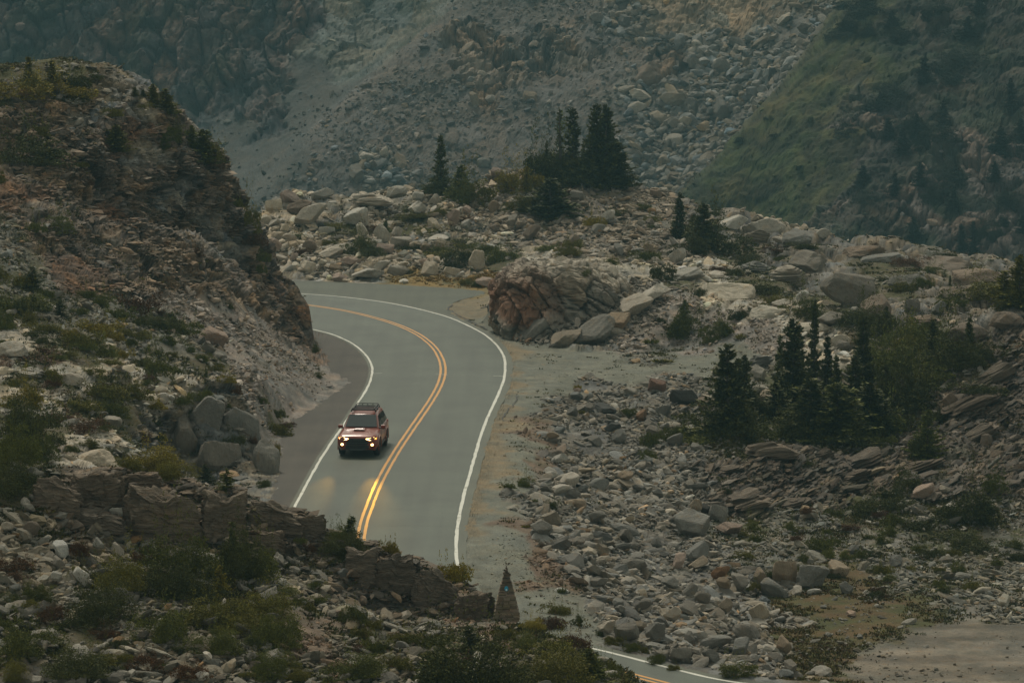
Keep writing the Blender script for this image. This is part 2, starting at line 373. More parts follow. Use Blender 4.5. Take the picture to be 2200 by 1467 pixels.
# ------------------------------------------------------------------ what the ground is made of, place by place
# type: colour A, colour B, block amp, big-block size, small-block amp, strata amp, fbm amp, rubble density, rubble size, tuft density
TY = {
 'G': ((.165,.168,.135),(.125,.130,.105), 0,   3, .00, 0,   .010, .40, .055, .03),
 'T': ((.200,.160,.100),(.165,.145,.100), 0,   3, .00, 0,   .010, .22, .05, 0),
 'C': ((.190,.145,.105),(.090,.075,.058), 1.05, 2.8, .30, .22, .55, .10, .16, .10),
 'R': ((.165,.095,.055),(.100,.068,.048), .50, 2.0, .24, .20, .30, .05, .15, .02),
 'g': ((.215,.205,.180),(.145,.140,.125), .70, 1.5, .22, .05, .30, .10, .15, .02),
 'L': ((.225,.190,.160),(.150,.145,.130), .05, 2, .08, 0,   .10, 1.9, .12, .08),
 'N': ((.175,.165,.140),(.100,.098,.075), .12, 2, .12, 0,   .18, .75, .14, .45),
 'V': ((.066,.064,.022),(.085,.070,.045), .10, 2, .10, 0,   .20, .12, .20, 1.0),
 'W': ((.420,.380,.305),(.270,.245,.200), .30, 2.6, .14, .08, .18, .07, .25, .10),
 'K': ((.200,.185,.155),(.125,.118,.100), .80, 2.4, .38, .05, .30, .05, .2, .03),
 'O': ((.150,.120,.090),(.075,.065,.052), .35, 2.6, .12, .24, .15, .10, .15, .06),
 'F': ((.150,.138,.112),(.080,.070,.048), .12, 2, .10, 0,   .20, .75, .15, .7),
 'Z': ((.120,.085,.060),(.165,.125,.090), .0, 2, .04, 0,   .10, .45, .10, .20),
 'U': ((.172,.162,.138),(.105,.102,.092), .20, 2.5, .15, 0,   .25, 1.6, .21, .04),
 'S': ((.120,.100,.078),(.050,.042,.034), .40, 2.2, .15, .38, .25, .10, .18, .14),
 'M': ((.095,.062,.026),(.062,.064,.022), .0, 2, .03, 0,   .08, .05, .10, .50),
 'D': ((.165,.143,.112),(.112,.104,.084), .0, 2, .01, 0,   .05, .06, .07, .0),
 'B': ((.335,.295,.235),(.170,.155,.125), .55, 2.2, .25, .05, .30, .75, .34, .18),
 'E': ((.220,.190,.152),(.120,.108,.088), .40, 1.8, .22, .0, .30, 1.2, .30, .12),
 'Q': ((.215,.190,.155),(.125,.115,.095), .60, 3.4, .20, .08, .30, .05, .25, .22),
 'Y': ((.200,.140,.050),(.150,.125,.065), .0, 2, .05, 0,   .05, .30, .13, .60),
}
TK = list(TY)
SEEDS = {
 'C': [(50,250),(150,230),(250,270),(350,300),(420,350),(200,330),(100,380),(200,400),(300,450),(400,480),(480,420),(500,500),(560,560),(620,650),(650,700),(300,560),(200,540),(100,500),(50,470),(420,600),(540,620),(600,600),(500,600),(350,390),(420,420),(350,620),(580,680),(640,640)],
 'R': [(60,425),(15,430),(140,592),(655,690),(270,290),(255,470),(600,640)],
 'g': [(290,260),(340,345),(390,410),(420,470),(440,320),(220,245),(480,520)],
 'L': [(420,665),(480,700),(550,730),(600,775),(650,810),(700,825),(560,810),(620,850),(500,780),(580,870),(400,700),(350,670),(620,895),(450,740),(520,830),(600,930),(1430,650),(1400,700),(1500,690),(1560,715),(1480,735),(1350,720),(1640,720)],
 'N': [(50,620),(150,680),(250,690),(60,665),(330,730),(400,760),(200,720),(20,540),(590,990),(1600,1150),(1700,1170),(1650,1200),(1800,1200),(1900,1180),(2000,1220),(2100,1250),(2150,1200),(1800,1150),(2050,1170),(2050,1300),(2150,1290),(1720,1130),(1930,1260),(2150,1110),(1400,770),(1600,800)],
 'V': [(60,190),(130,190),(20,210),(30,655),(110,665),(350,705),(210,705),(170,750),(100,775),(230,865),(130,850),(250,905),(50,920),(60,1000),(250,1235),(350,1230),(450,1230),(540,1230),(450,1330),(560,1330),(200,1300),(60,1280),(60,1380),(180,1440),(330,1345),(600,1420),(900,1370),(1000,1440),(1200,1400),(1270,1430),(800,1350),(780,1440),(300,1000),(40,1060),(600,905),(1600,940),(1750,935),(1850,930),(1550,932),(1700,850),(1850,850),(1950,830),(2000,770),(1900,740),(2070,790),(1850,710),(1920,705),(2150,620),(1880,1090),(1950,1080),(2080,1100),(1990,1130),(1000,550),(960,540),(880,480),(1080,560),(1620,610),(1700,645),(1740,662),(1500,520),(1180,440),(1000,410),(1230,380),(1430,595),(1600,555),(1880,560),(2110,1180),(1540,920),(430,790),(1920,620),(860,465),(720,490)],
 'W': [(60,740),(20,760),(130,790),(260,790),(60,850),(180,830),(300,820),(200,960),(170,985),(240,950),(380,845),(1450,590),(1550,615),(1600,645),(1700,680),(1780,710),(1500,575),(1200,572),(1120,570),(1330,570),(1230,590),(1300,600),(1390,615),(1640,660),(1820,735)],
 'K': [(390,900),(450,850),(540,870),(420,930),(500,950),(560,960),(470,1010),(560,1020),(370,940),(1080,650),(1150,690),(1200,670),(1250,640),(1300,680),(1250,710),(1350,650),(1150,650),(1250,650)],
 'O': [(150,1040),(250,1040),(330,1080),(400,1100),(480,1090),(560,1090),(630,1110),(680,1140),(750,1180),(830,1210),(900,1240),(960,1270),(1020,1300),(850,1270),(120,1090),(200,1110),(500,1150),(560,1150),(400,1150),(760,1250),(930,1300),(700,1200)],
 'F': [(50,1150),(130,1180),(200,1200),(80,1230),(300,1310),(250,1385),(100,1340),(400,1400),(500,1440),(350,1440),(680,1240),(720,1300),(640,1280),(850,1340),(950,1345),(750,1390),(870,1420),(1080,1350),(1140,1400),(640,1400),(30,1440),(250,1160),(300,1250),(1000,1360),(480,1390),(150,1250),(950,1400),(560,1450)],
 'Z': [(660,1335),(690,1370),(700,1440),(1040,1350),(1120,1370),(1132,930),(1112,1135),(1140,1210),(1165,1250),(1150,1000)],
 'G': [(1075,1250),(1070,1180),(1055,1120),(1075,1050),(1090,970),(1120,870),(1180,815),(1300,790),(1400,790),(1500,785),(1250,760),(1560,770),(1130,1290),(1180,1330),(1140,790),(1130,745),(1060,690),(1080,1000),(1230,1350)],
 'T': [(1107,790),(1100,830),(1082,875),(1066,920),(1050,970),(1036,1020),(1022,1070),(1012,1130),(1096,755),(1000,665)],
 'U': [(1250,880),(1320,870),(1400,880),(1270,950),(1350,960),(1450,950),(1210,1020),(1300,1050),(1400,1050),(1220,1120),(1300,1150),(1420,1150),(1500,1180),(1230,1200),(1350,1250),(1450,1250),(1550,1280),(1290,1310),(1400,1340),(1500,1360),(1600,1360),(1650,1320),(1500,1420),(1600,1430),(1350,1370),(1210,930),(1180,1090),(1480,1100),(1440,830),(1500,1000),(1620,1250)],
 'S': [(1550,1015),(1650,1010),(1750,1010),(1850,990),(1950,950),(2050,900),(2150,850),(2150,950),(2050,1000),(1950,1030),(1700,1060),(1600,1060),(1850,1050),(2150,780),(2100,1050),(2190,720),(2100,760),(2180,1030)],
 'M': [(1750,1335),(1850,1310),(1720,1290),(1800,1375),(1880,1345),(1750,1400),(1720,1440),(1970,1300),(1780,1290),(1900,1330),(1820,1230)],
 'D': [(2050,1390),(2150,1380),(1950,1400),(2150,1450),(1900,1440),(2050,1440),(2180,1340),(2000,1420)],
 'B': [(600,460),(680,440),(760,450),(850,440),(930,440),(620,520),(700,500),(800,500),(900,505),(1000,480),(700,560),(800,570),(900,565),(1000,575),(660,590),(760,590),(640,550),(1060,530),(1650,480),(850,540)],
 'E': [(1100,470),(1060,400),(1150,385),(1250,400),(1350,410),(1300,450),(1400,450),(1200,500),(1300,500),(1400,500),(1450,530),(1100,520),(1400,550),(1250,540)],
 'Q': [(1600,480),(1700,520),(1650,525),(1850,545),(1950,550),(2050,570),(1800,600),(1850,625),(2000,620),(2080,620),(1700,560),(1900,655),(1980,670),(2050,680),(2130,690),(1780,550),(1560,500),(2150,660)],
 'Y': [(930,602),(880,602),(975,609),(1030,600)],
}
sp, st = [], []
for k, l in SEEDS.items():
    for px, row in l:
        h = hit(px, row, 300)
        if h is not None and (k in 'Y' or h[1] < 290): sp.append(h); st.append(TK.index(k))
sp = np.array(sp, np.float32); st = np.array(st)
DOME = {'Q': 1.0, 'W': .55, 'B': .55, 'E': .35, 'S': .35, 'K': .3, 'N': .12}
ATT = np.array([[*a, *b, *r, DOME.get(k, 0)] for k, (a, b, *r) in TY.items()], np.float32)
def surface(pts):
    """blend of the ground types round each point; borders wander with noise"""
    q = pts.astype(np.float32).copy()
    w = q/2.2; q[:, 0] += 1.1*vnoise(w, 301)+.5*vnoise(q*1.7, 305); q[:, 1] += 3.0*vnoise(w, 302); q[:, 2] += .6*vnoise(w, 303)
    S = np.array([1, .32, 1.15], np.float32); q *= S; s = sp*S
    out = np.empty((len(q), ATT.shape[1]), np.float32); best = np.empty(len(q), np.int16)
    A = ATT[st]
    for i in range(0, len(q), 30000):
        c = q[i:i+30000]; D = np.maximum((c*c).sum(1)[:, None]+(s*s).sum(1)[None]-2*c@s.T, 1e-4)
        best[i:i+30000] = st[D.argmin(1)]
        Wt = D.min(1)[:, None]/D; Wt = Wt**5; Wt /= Wt.sum(1)[:, None]; out[i:i+30000] = Wt@A
    return out, best

# ------------------------------------------------------------------ near terrain
us = np.concatenate([np.linspace(-0.30, -0.166, 50, endpoint=False), np.linspace(-0.166, 0.166, 960, endpoint=False), np.linspace(0.166, 0.30, 51)])
yf = np.arange(58, 310, 0.12)
KR = 880
gx, gyy = np.meshgrid(us, yf, indexing='ij')
zf = hbase(gx*gyy, gyy)
_, rowf, _ = project(np.stack([gx*gyy, gyy, zf], -1))
dr = -np.diff(rowf, axis=1); wt = np.where(dr > 0, dr/1.9, 0)+0.12*0.5+np.abs(np.diff(zf, axis=1))*0.5
ker = np.ones(25)/25
wt = np.apply_along_axis(lambda c: np.convolve(np.pad(c, 12, mode='edge'), ker, 'valid'), 0, wt)
cw = np.concatenate([np.zeros((len(us), 1)), np.cumsum(wt, 1)], 1)
TV = np.empty((len(us), KR, 3))
for i in range(len(us)):
    y = np.interp(np.linspace(0, cw[i, -1], KR), cw[i], yf); TV[i, :, 1] = y; TV[i, :, 0] = us[i]*y
TV[..., 2] = hbase(TV[..., 0], TV[..., 1])
# asphalt and level places press the ground flat
flat = TV.reshape(-1, 3)
dd = np.full(len(flat), 9., np.float32)
for poly in (road_simpl, pull_outline, shd_outline):
    lo, hi = poly.min(0)-3, poly.max(0)+3
    m = (flat[:, 0] > lo[0]) & (flat[:, 0] < hi[0]) & (flat[:, 1] > lo[1]) & (flat[:, 1] < hi[1])
    idx = np.nonzero(m)[0]; dd[idx] = np.minimum(dd[idx], dist_poly(flat[idx], poly))
zr = zroad(flat[:, 1])-0.035
cl_ = (flat[:, 0] < -9) & (flat[:, 1] > 181) & (flat[:, 1] < 200); wz = np.where(cl_, smooth(0.05, .45, dd), smooth(0.15, 1.6, dd))
flat[:, 2] = zr*(1-wz)+flat[:, 2]*wz
TV = flat.reshape(TV.shape)
tu = np.gradient(TV, axis=0); tv = np.gradient(TV, axis=1); NRM = np.cross(tu, tv); NRM /= np.linalg.norm(NRM, axis=2)[..., None]+1e-9
NRM = NRM.reshape(-1, 3); p0 = TV.reshape(-1, 3).astype(np.float32)
AT, BEST = surface(p0)
a_blk, s_blk, a_sm, a_str, a_fb = AT[:, 6], AT[:, 7], AT[:, 8], AT[:, 9], AT[:, 10]
warp = p0+0.35*np.stack([vnoise(p0*0.9, 11), vnoise(p0*0.9, 12), vnoise(p0*0.9, 13)], 1)
b1, cid1, e1 = blocky(warp/np.array([2.7, 2.7, 2.1], np.float32), 21, 0.9)
b2, cid2, e2 = blocky(warp/np.array([.75, .75, .5], np.float32), 22, 0.9)
b3, cid3, e3 = blocky(p0/.30, 23, 0.8)
# beds: gently folded on the left and in the ledge, dipping steeply towards the left on the dark slope
dq = p0+np.stack([.9*vnoise(p0*.35, 121), 1.6*vnoise(p0*.35, 122), 0*p0[:, 0]], 1)
dq = np.stack([dq[:, 0]/3.4+.25*dq[:, 1]/7, dq[:, 1]/6.5, np.zeros(len(dq))], 1).astype(np.float32)
d1, de, did, _v = cells(dq, 131); dome = (.62-np.minimum(d1, 1)**1.4)*(.55+.9*rnd(did, 5))-.45*np.exp(-(de/.10)**2)
right_side = smooth(2, 9, p0[:, 0])
dip = p0[:, 2]*1.0+p0[:, 0]*(0.10*(1-right_side)-0.55*right_side)+p0[:, 1]*.06+0.5*fbm(p0*0.22, 3, 41)
bb = np.stack([p0[:, 0]*.35, p0[:, 1]*.35, dip*4.2], 1)
s1 = vnoise(bb, 51); s2 = vnoise(bb*np.array([2, 2, 2.7], np.float32), 52); s3 = vnoise(bb*np.array([5, 5, 6.5], np.float32), 53)
stra = np.clip(s1*2.2, -1, 1)*.55+np.clip(s2*2, -1, 1)*.32+s3*.2
big = fbm(p0*0.28, 3, 61); f1_ = fbm(p0*1.1, 5, 71, .55)
land = smooth(0.3, 2.2, dd)
steep = np.clip(1.25-NRM[:, 2], .25, 1)               # level ground shows little of its own relief
disp = ((a_blk*b1*.75+a_sm*.6*b2+a_sm*.2*b3)*steep+a_str*stra*np.clip(steep+.1, 0, 1)*.8+a_fb*(0.8*big+0.28*f1_)+AT[:, 14]*dome)*land
DN = p0+NRM*disp[:, None]
# fine raggedness where gravel laps onto the asphalt
edge = np.exp(-((dd-0.15)/.35)**2)*0.05*(0.5+fbm(p0*2.3, 3, 81)); DN[:, 2] += edge
# colour: each patch, block and bed has its own stone
mixf = np.clip(.5+.75*fbm(p0*.9, 4, 91, .6)+a_str*1.1*s2, 0, 1)
col = AT[:, 0:3]*(1-mixf[:, None])+AT[:, 3:6]*mixf[:, None]
blockc = 1+((rnd(cid2, 7)-.5)*.50+(rnd(cid3, 8)-.5)*.45)*np.clip(a_blk+a_sm+AT[:, 11]*.4, 0, 1)
warm = ((rnd(cid2, 9)-.5)*.30+(rnd(cid1, 9)-.5)*.25)*np.clip(a_blk+a_sm+.2, 0, 1)
col *= blockc[:, None]; col[:, 0] *= 1+warm*.6; col[:, 2] *= 1-warm*.9
crack = (np.exp(-(de/.07)**2)*np.clip(AT[:, 14], 0, 1)*.45+np.exp(-(e1/.05)**2)*np.clip(a_blk*2, 0, 1)*.45+np.exp(-(e2/.06)**2)*np.clip(a_sm*3, 0, 1)*.30)
col *= (1-crack)[:, None]                      # darker along the joints and crevices
strk = np.clip(a_str*4, 0, 1)*(np.clip(s3*1.6+s2*.9, -1, .9))*.62; col *= (1+strk)[:, None]
moss = smooth(.25, .65, fbm(p0*.7, 4, 95))*np.clip(NRM[:, 2]*1.6-.55, 0, 1)*np.clip(AT[:, 13]*1.6+.05, 0, .8)*land
col = col*(1-moss[:, None])+np.array([.062, .064, .022])*moss[:, None]
# drifts of sand in the basin run with the runoff
stt = np.isin(BEST, [TK.index('D')])
sd_ = fbm(np.stack([p0[:, 0]*.25, p0[:, 1]*.9, p0[:, 2]*0], 1), 4, 97)
col = np.where(stt[:, None], col*(1+.38*np.clip(sd_, -.7, .9))[:, None], col)
nu = len(us)
i, j = np.meshgrid(np.arange(nu-1), np.arange(KR-1), indexing='ij'); k = (i*KR+j).ravel()
TQ = np.stack([k, k+KR, k+KR+1, k+1], 1)
M_ground = rock_material('stony_ground', bump=0.55, contrast=.42)
# the sheet is cut along the landforms
cx = p0[TQ[:, 0]]; bt = BEST[TQ[:, 0]]
pxq, rwq, _ = project(cx)
isin = lambda s: np.isin(bt, [TK.index(c) for c in s])
reg = np.zeros(len(TQ), int)                                         # 0 ground
reg[(cx[:, 0] < -9) & (cx[:, 1] > 158) & (cx[:, 2] > 1.2) & (cx[:, 1] < 200) & isin('CRgV')] = 1
reg[(cx[:, 1] > 205) & (cx[:, 2] > .15)] = 2
reg[(cx[:, 0] > 2.5) & (cx[:, 1] < 180) & isin('S')] = 3
reg[(cx[:, 1] < 116) & isin('O')] = 4
reg[(cx[:, 0] < 16) & isin('GT') & (cx[:, 1] > 100)] = 5
for r_, nm in enumerate(['ground', 'cliff', 'hill', 'layered_rock_slope', 'rock_ledge', 'gravel']):
    f = TQ[reg == r_]
    if not len(f): continue
    ids, inv = np.unique(f.ravel(), return_inverse=True)
    o = mesh_np(nm, DN[ids], inv.reshape(-1, 4), M_ground, smooth_=False, col=np.clip(col[ids], 0.005, .8))
    tag(o, kind='structure')

# ------------------------------------------------------------------ road
def asphalt(name, c, rough=.62, patch=0.10, tracks=False):
    m, t, b = nodes(name); N = t.nodes; L = t.links
    tc = N.new('ShaderNodeTexCoord'); b.inputs['Roughness'].default_value = rough; b.inputs['Specular IOR Level'].default_value = .5
    n1 = N.new('ShaderNodeTexNoise'); n1.inputs['Scale'].default_value = .35; n1.inputs['Detail'].default_value = 6
    n2 = N.new('ShaderNodeTexNoise'); n2.inputs['Scale'].default_value = 45; n2.inputs['Detail'].default_value = 3
    mp = N.new('ShaderNodeMapping'); mp.inputs['Scale'].default_value = (1.6, .05, 1); n3 = N.new('ShaderNodeTexNoise'); n3.inputs['Scale'].default_value = 1.0; n3.inputs['Detail'].default_value = 4
    L.new(tc.outputs['Object'], mp.inputs[0]); L.new(mp.outputs[0], n3.inputs['Vector'])
    L.new(tc.outputs['Object'], n1.inputs['Vector']); L.new(tc.outputs['Object'], n2.inputs['Vector'])
    cur = None
    for sock, lo, hi, amt in ((n1.outputs[0], .3, .7, patch), (n2.outputs[0], .3, .7, .16), (n3.outputs[0], .3, .7, patch*.8)):
        r = N.new('ShaderNodeMapRange'); r.inputs[1].default_value = lo; r.inputs[2].default_value = hi; r.inputs[3].default_value = 1-amt; r.inputs[4].default_value = 1+amt
        L.new(sock, r.inputs[0]); x = N.new('ShaderNodeMix'); x.data_type = 'RGBA'; x.blend_type = 'MULTIPLY'; x.inputs[0].default_value = 1
        if cur is None: x.inputs[6].default_value = (*c, 1)
        else: L.new(cur, x.inputs[6])
        L.new(r.outputs[0], x.inputs[7]); cur = x.outputs[2]
    if tracks:
        at_ = N.new('ShaderNodeAttribute'); at_.attribute_name = 'Col'; x = N.new('ShaderNodeMix'); x.data_type = 'RGBA'; x.blend_type = 'MULTIPLY'; x.inputs[0].default_value = 1; L.new(cur, x.inputs[6]); L.new(at_.outputs['Color'], x.inputs[7]); cur = x.outputs[2]
    L.new(cur, b.inputs['Base Color'])
    bp = N.new('ShaderNodeBump'); bp.inputs['Strength'].default_value = .35; bp.inputs['Distance'].default_value = .01; L.new(n2.outputs[0], bp.inputs['Height']); L.new(bp.outputs[0], b.inputs['Normal'])
    return m
M_asph = asphalt('asphalt', (.056,.069,.051), .68, .17, tracks=True); M_asph2 = asphalt('old_dark_asphalt', (.052,.045,.034), .85, .22); M_asph3 = asphalt('pullout_asphalt', (.066,.074,.053), .82, .14)
# the carriageway keeps its smooth edge on the right; give it thin sides so it reads as a laid course
NW = 36; tabs = [np.array([0, 1, 2, 3, 4, 5, 6])]; S3 = RV.reshape(7, NS, 3)
RW_, RC_ = [], []
for q in range(NW+1):
    u = 6*q/NW; k0 = min(int(u), 5); fr = u-k0; RW_.append(S3[k0]*(1-fr)+S3[k0+1]*fr)
    lane = ((u-1)/2) % 1 if 1 <= u <= 5 else 0.5          # tyres polish two tracks in each lane, oil darkens the middle
    tr = math.exp(-((lane-.24)/.10)**2)+math.exp(-((lane-.78)/.10)**2) if 1 <= u <= 5 else 0
    nz_ = .05*fbm(np.column_stack([RW_[-1][:, :2]*.4, RW_[-1][:, 0]*0]), 3, 9); RC_.append(np.repeat((1+.09*tr-(.05 if 1 <= u <= 5 and abs(lane-.5) < .16 else 0)+nz_)[:, None], 3, 1)*(np.array([1.12, 1.02, .88]) if u < .8 or u > 5.3 else 1))
RFN = np.array([[(k*NS+i, k*NS+i+1, (k+1)*NS+i+1, (k+1)*NS+i) for i in range(NS-1)] for k in range(NW)]).reshape(-1, 4)
road = mesh_np('road', np.concatenate(RW_), RFN, M_asph, col=np.concatenate(RC_)); tag(road, kind='structure')
def ngon(name, poly, z, mat, jit=.12, seed=3):
    s = resample(np.vstack([poly, poly[:1]]), step=.5, k=1)[:-1]
    s = s+jit*np.stack([vnoise(np.column_stack([s*1.3, s[:, 0]*0]), seed), vnoise(np.column_stack([s*1.3, s[:, 0]*0]), seed+1)], 1)
    from mathutils.geometry import tessellate_polygon
    tri = tessellate_polygon([[Vector((x, y, 0)) for x, y in s]])
    return mesh_np(name, np.column_stack([s, zroad(s[:, 1])+z]), np.array(tri), mat)
tag(ngon('road_pullout', pull_outline, -0.006, M_asph3), kind='structure')
tag(ngon('road_shoulder', shd_outline, -0.010, M_asph2, .25, 6), kind='structure')
def paint(name, c, wear):
    m, t, b = nodes(name); N = t.nodes; L = t.links; b.inputs['Roughness'].default_value = .45
    tc = N.new('ShaderNodeTexCoord'); n1 = N.new('ShaderNodeTexNoise'); n1.inputs['Scale'].default_value = 1.1; n1.inputs['Detail'].default_value = 9; n1.inputs['Roughness'].default_value = .75
    r = N.new('ShaderNodeMapRange'); r.inputs[1].default_value = wear; r.inputs[2].default_value = wear+.07; L.new(tc.outputs['Object'], n1.inputs['Vector']); L.new(n1.outputs[0], r.inputs[0])
    x = N.new('ShaderNodeMix'); x.data_type = 'RGBA'; L.new(r.outputs[0], x.inputs[0]); x.inputs[6].default_value = (*c, 1); x.inputs[7].default_value = (c[0]*.45+.05, c[1]*.45+.05, c[2]*.4+.05, 1)
    L.new(x.outputs[2], b.inputs['Base Color']); return m
M_yel = paint('yellow_paint', (.56,.25,.028), .60); M_whi = paint('white_paint', (.56,.56,.49), .545)
def marking(name, c, half, mat, dz, jit=.012):
    v, f = ribbon(c, half, 1, dz, jit, 7); return tag(mesh_np(name, v, f, mat), kind='structure')
ycut = yel_c
marking('yellow_line_marking', offset(ycut, .135), .062, M_yel, .005); marking('yellow_line_marking', offset(ycut, -.135), .062, M_yel, .005)
marking('white_edge_marking', rgt_c, .072, M_whi, .005, .02)
l1 = lft_c; 
marking('white_edge_marking', l1, .062, M_whi, .005, .02)
# short survey ticks across the lane
for (a, b) in (((803,802.5),(821,801.5)),((936,804),(962,805)),((1060,807.5),(1082,808))):
    A, B = G(*a)[:2], G(*b)[:2]; cc = np.stack([A+(B-A)*t for t in np.linspace(0, 1, 8)])
    marking('survey_tick_marking', cc, .028, M_whi, .007, .004)
# dark tar seams and cracks
crk = 1
M_tar = plain('tar', (.035,.035,.032), .8)
def crack_line(pts, w, dz=.004, seed=1):
    c = resample(g2(pts), step=.15); nn = normals2(c); q = np.column_stack([c*1.5, c[:, 0]*0])
    c = c+nn*(.10*fbm(q, 3, seed))[:, None]
    v, f = ribbon(c, w, 1, dz, w*.6, seed); tag(mesh_np('tar_seam', v, f, M_tar), kind='structure')
crack_line([(968,655),(962,663),(975,673),(1010,690),(1045,708)], .05, .02, 3)
crack_line([(1095,905),(1075,905),(1090,885),(1104,868),(1112,850)], .03, .03, 4)
crack_line([(690,884),(720,885)], .02, .003, 5)
crack_line([(860,900),(905,902),(960,906),(1020,905)], .006, .004, 8)
crack_line([(800,1130),(860,1128),(930,1131),(975,1130)], .007, .004, 9)
# ------------------------------------------------------------------ the mountainside across the valley
FL = [
 [(-600,900,420),(-600,700,470),(0,700,475),(500,700,475),(1000,700,470),(1400,760,450),(2200,800,400),(2900,800,400)],
 [(-600,450,520),(0,450,522),(300,430,522),(450,420,518)], [(-600,300,545),(0,300,545),(200,250,549),(350,280,546),(480,250,545)],
 [(-600,0,563),(0,0,565),(300,0,566),(600,0,562)], [(-600,-420,590),(0,-420,592),(600,-420,592),(1200,-420,592),(2000,-420,565),(2900,-420,560)],
 [(545,435,498),(640,330,509),(760,210,522),(900,90,537),(1000,20,546),(1100,-120,560)],
 [(515,420,512),(600,330,524),(700,220,536),(820,100,550),(900,20,560),(960,-120,572)],
 [(700,430,499),(900,400,503),(1150,420,500),(1400,430,500)], [(900,200,524),(1100,200,524),(1300,200,523),(1500,200,522)],
 [(1150,0,548),(1300,0,548),(1600,0,546)],
 [(1478,440,458),(1520,380,463),(1600,290,470),(1700,170,482),(1760,90,491),(1840,-20,502),(1950,-200,520)],
 [(1455,430,496),(1500,360,500),(1580,270,508),(1680,150,520),(1740,70,530),(1800,-40,542)],
 [(1800,520,428),(1850,420,438),(1900,300,452),(1950,150,468),(2000,0,486)], [(2200,600,408),(2200,450,425),(2200,300,443),(2200,0,478),(2900,600,400),(2900,300,440),(2900,0,476)],
 [(1600,560,430),(1500,560,440)],
]
FLn = [[(p[0], p[1], float(p[2])) for p in l] for l in FL]
fc = []
for L in FLn:
    q = [P(*p) for p in L]; fc.append(q[0])
    for a, b in zip(q[:-1], q[1:]):
        n = int(np.clip(np.linalg.norm((b-a)[:2])/5, 1, 9)); fc += [a+(b-a)*k/n for k in range(1, n+1)]
fc = np.array(fc); fev = rbf_fit(fc, .3)
FU = np.linspace(-.26, .26, 260); FY = np.arange(400, 612, 1.0); a_, b_ = np.meshgrid(FU, FY, indexing='ij')
FT = fev(np.column_stack([(a_*b_).ravel(), b_.ravel()])).reshape(a_.shape)
def fbase(x, y):
    u = np.clip((x/y-FU[0])/(FU[1]-FU[0]), 0, len(FU)-1.001); v = np.clip((y-400), 0, len(FY)-1.001)
    i = u.astype(int); j = v.astype(int); a = u-i; b = v-j
    return FT[i, j]*(1-a)*(1-b)+FT[i+1, j]*a*(1-b)+FT[i, j+1]*(1-a)*b+FT[i+1, j+1]*a*b
def fhit(px, row):
    v = ray(px, row); y = np.arange(402, 606, .4); t = y/v[1]; z = CH+v[2]*t; b = np.nonzero(z <= fbase(v[0]*t, y))[0]
    return None if not len(b) else np.array([v[0]*t[b[0]], y[b[0]], z[b[0]]])
FTY = { # colour A, colour B, block amp, fine block amp, fbm amp, rubble, rubble size
 'w': ((.155,.118,.100),(.072,.074,.068), 3.2, .9, 2.0, .03, .8),
 's': ((.105,.105,.095),(.080,.085,.078), .1, .1, .5, .35, .45),
 'm': ((.185,.190,.165),(.135,.150,.130), 1.0, .4, 1.0, .05, .6),
 't': ((.165,.148,.130),(.115,.112,.100), .4, .3, .6, .9, .50),
 'c': ((.230,.185,.140),(.120,.115,.100), 3.0, 1.0, 1.3, .15, .9),
 'b': ((.200,.190,.165),(.120,.118,.105), .4, .4, .6, 2.6, 1.05),
 'y': ((.310,.260,.190),(.220,.195,.150), 1.2, .5, 1.0, .05, .8),
 'g': ((.034,.046,.013),(.060,.056,.020), .4, .3, 1.5, .03, .5),
 'f': ((.024,.032,.018),(.058,.050,.040), 1.0, .5, 1.6, .02, .6),
 'p': ((.190,.155,.135),(.105,.095,.085), 2.4, .9, 1.2, .05, .8),
}
FK = list(FTY)
FSD = {
 'w': [(50,50),(200,100),(350,50),(450,200),(550,100),(300,200),(150,130),(100,250),(600,180),(420,100),(560,250),(0,150),(250,20),(500,20),(380,250),(620,60),(300,330)],
 's': [(500,350),(600,320),(480,300),(680,180),(560,390),(620,260),(430,340),(720,170)],
 'm': [(720,60),(680,100),(800,80),(750,130),(700,20),(860,20)],
 't': [(700,350),(800,300),(900,250),(850,200),(1000,300),(1100,320),(950,130),(1000,60),(1150,250),(1250,300),(650,400),(1000,380),(1200,200),(1300,250),(920,330),(1250,180),(1100,30),(1200,20),(700,300),(1100,-100),(1400,-100),(1330,100)],
 'c': [(1050,90),(1080,150),(1040,200),(1100,120),(1180,100),(1410,140),(1020,170),(1190,80)],
 'b': [(1550,200),(1500,250),(1450,300),(1600,130),(1550,300),(1400,350),(1450,400),(1350,200),(1500,150),(1650,180),(780,350),(760,340),(1600,240),(1380,290),(1340,350),(800,380),(1640,90),(1500,90),(1420,60)],
 'y': [(1480,15),(1600,15),(1550,35),(1440,-40)],
 'g': [(1600,380),(1700,300),(1750,200),(1800,100),(1650,350),(1750,350),(1550,440),(1700,430),(1850,150),(1850,30),(1820,300),(1900,-100),(1620,480),(1780,400)],
 'f': [(1900,200),(1950,100),(2000,200),(1980,350),(1900,400),(1850,450),(2100,100),(2100,250),(2150,420),(1950,480),(2180,200),(2050,50),(2100,-100),(1880,330),(2080,420),(1830,520),(2190,560),(2000,280)],
 'p': [(1850,260),(1930,235),(2030,335),(2030,385),(2005,440),(2120,450),(2100,500),(2080,545),(2160,520),(1790,480),(2180,350),(1820,215)],
}
fsp, fst = [], []
for k, l in FSD.items():
    for px, row in l:
        h = fhit(px, row)
        if h is not None: fsp.append(h); fst.append(FK.index(k))
fsp = np.array(fsp, np.float32); fst = np.array(fst); FA = np.array([[*a, *b, *r] for a, b, *r in FTY.values()], np.float32)
fu = np.concatenate([np.linspace(-.25, -.17, 40, endpoint=False), np.linspace(-.17, .17, 720, endpoint=False), np.linspace(.17, .25, 41)])
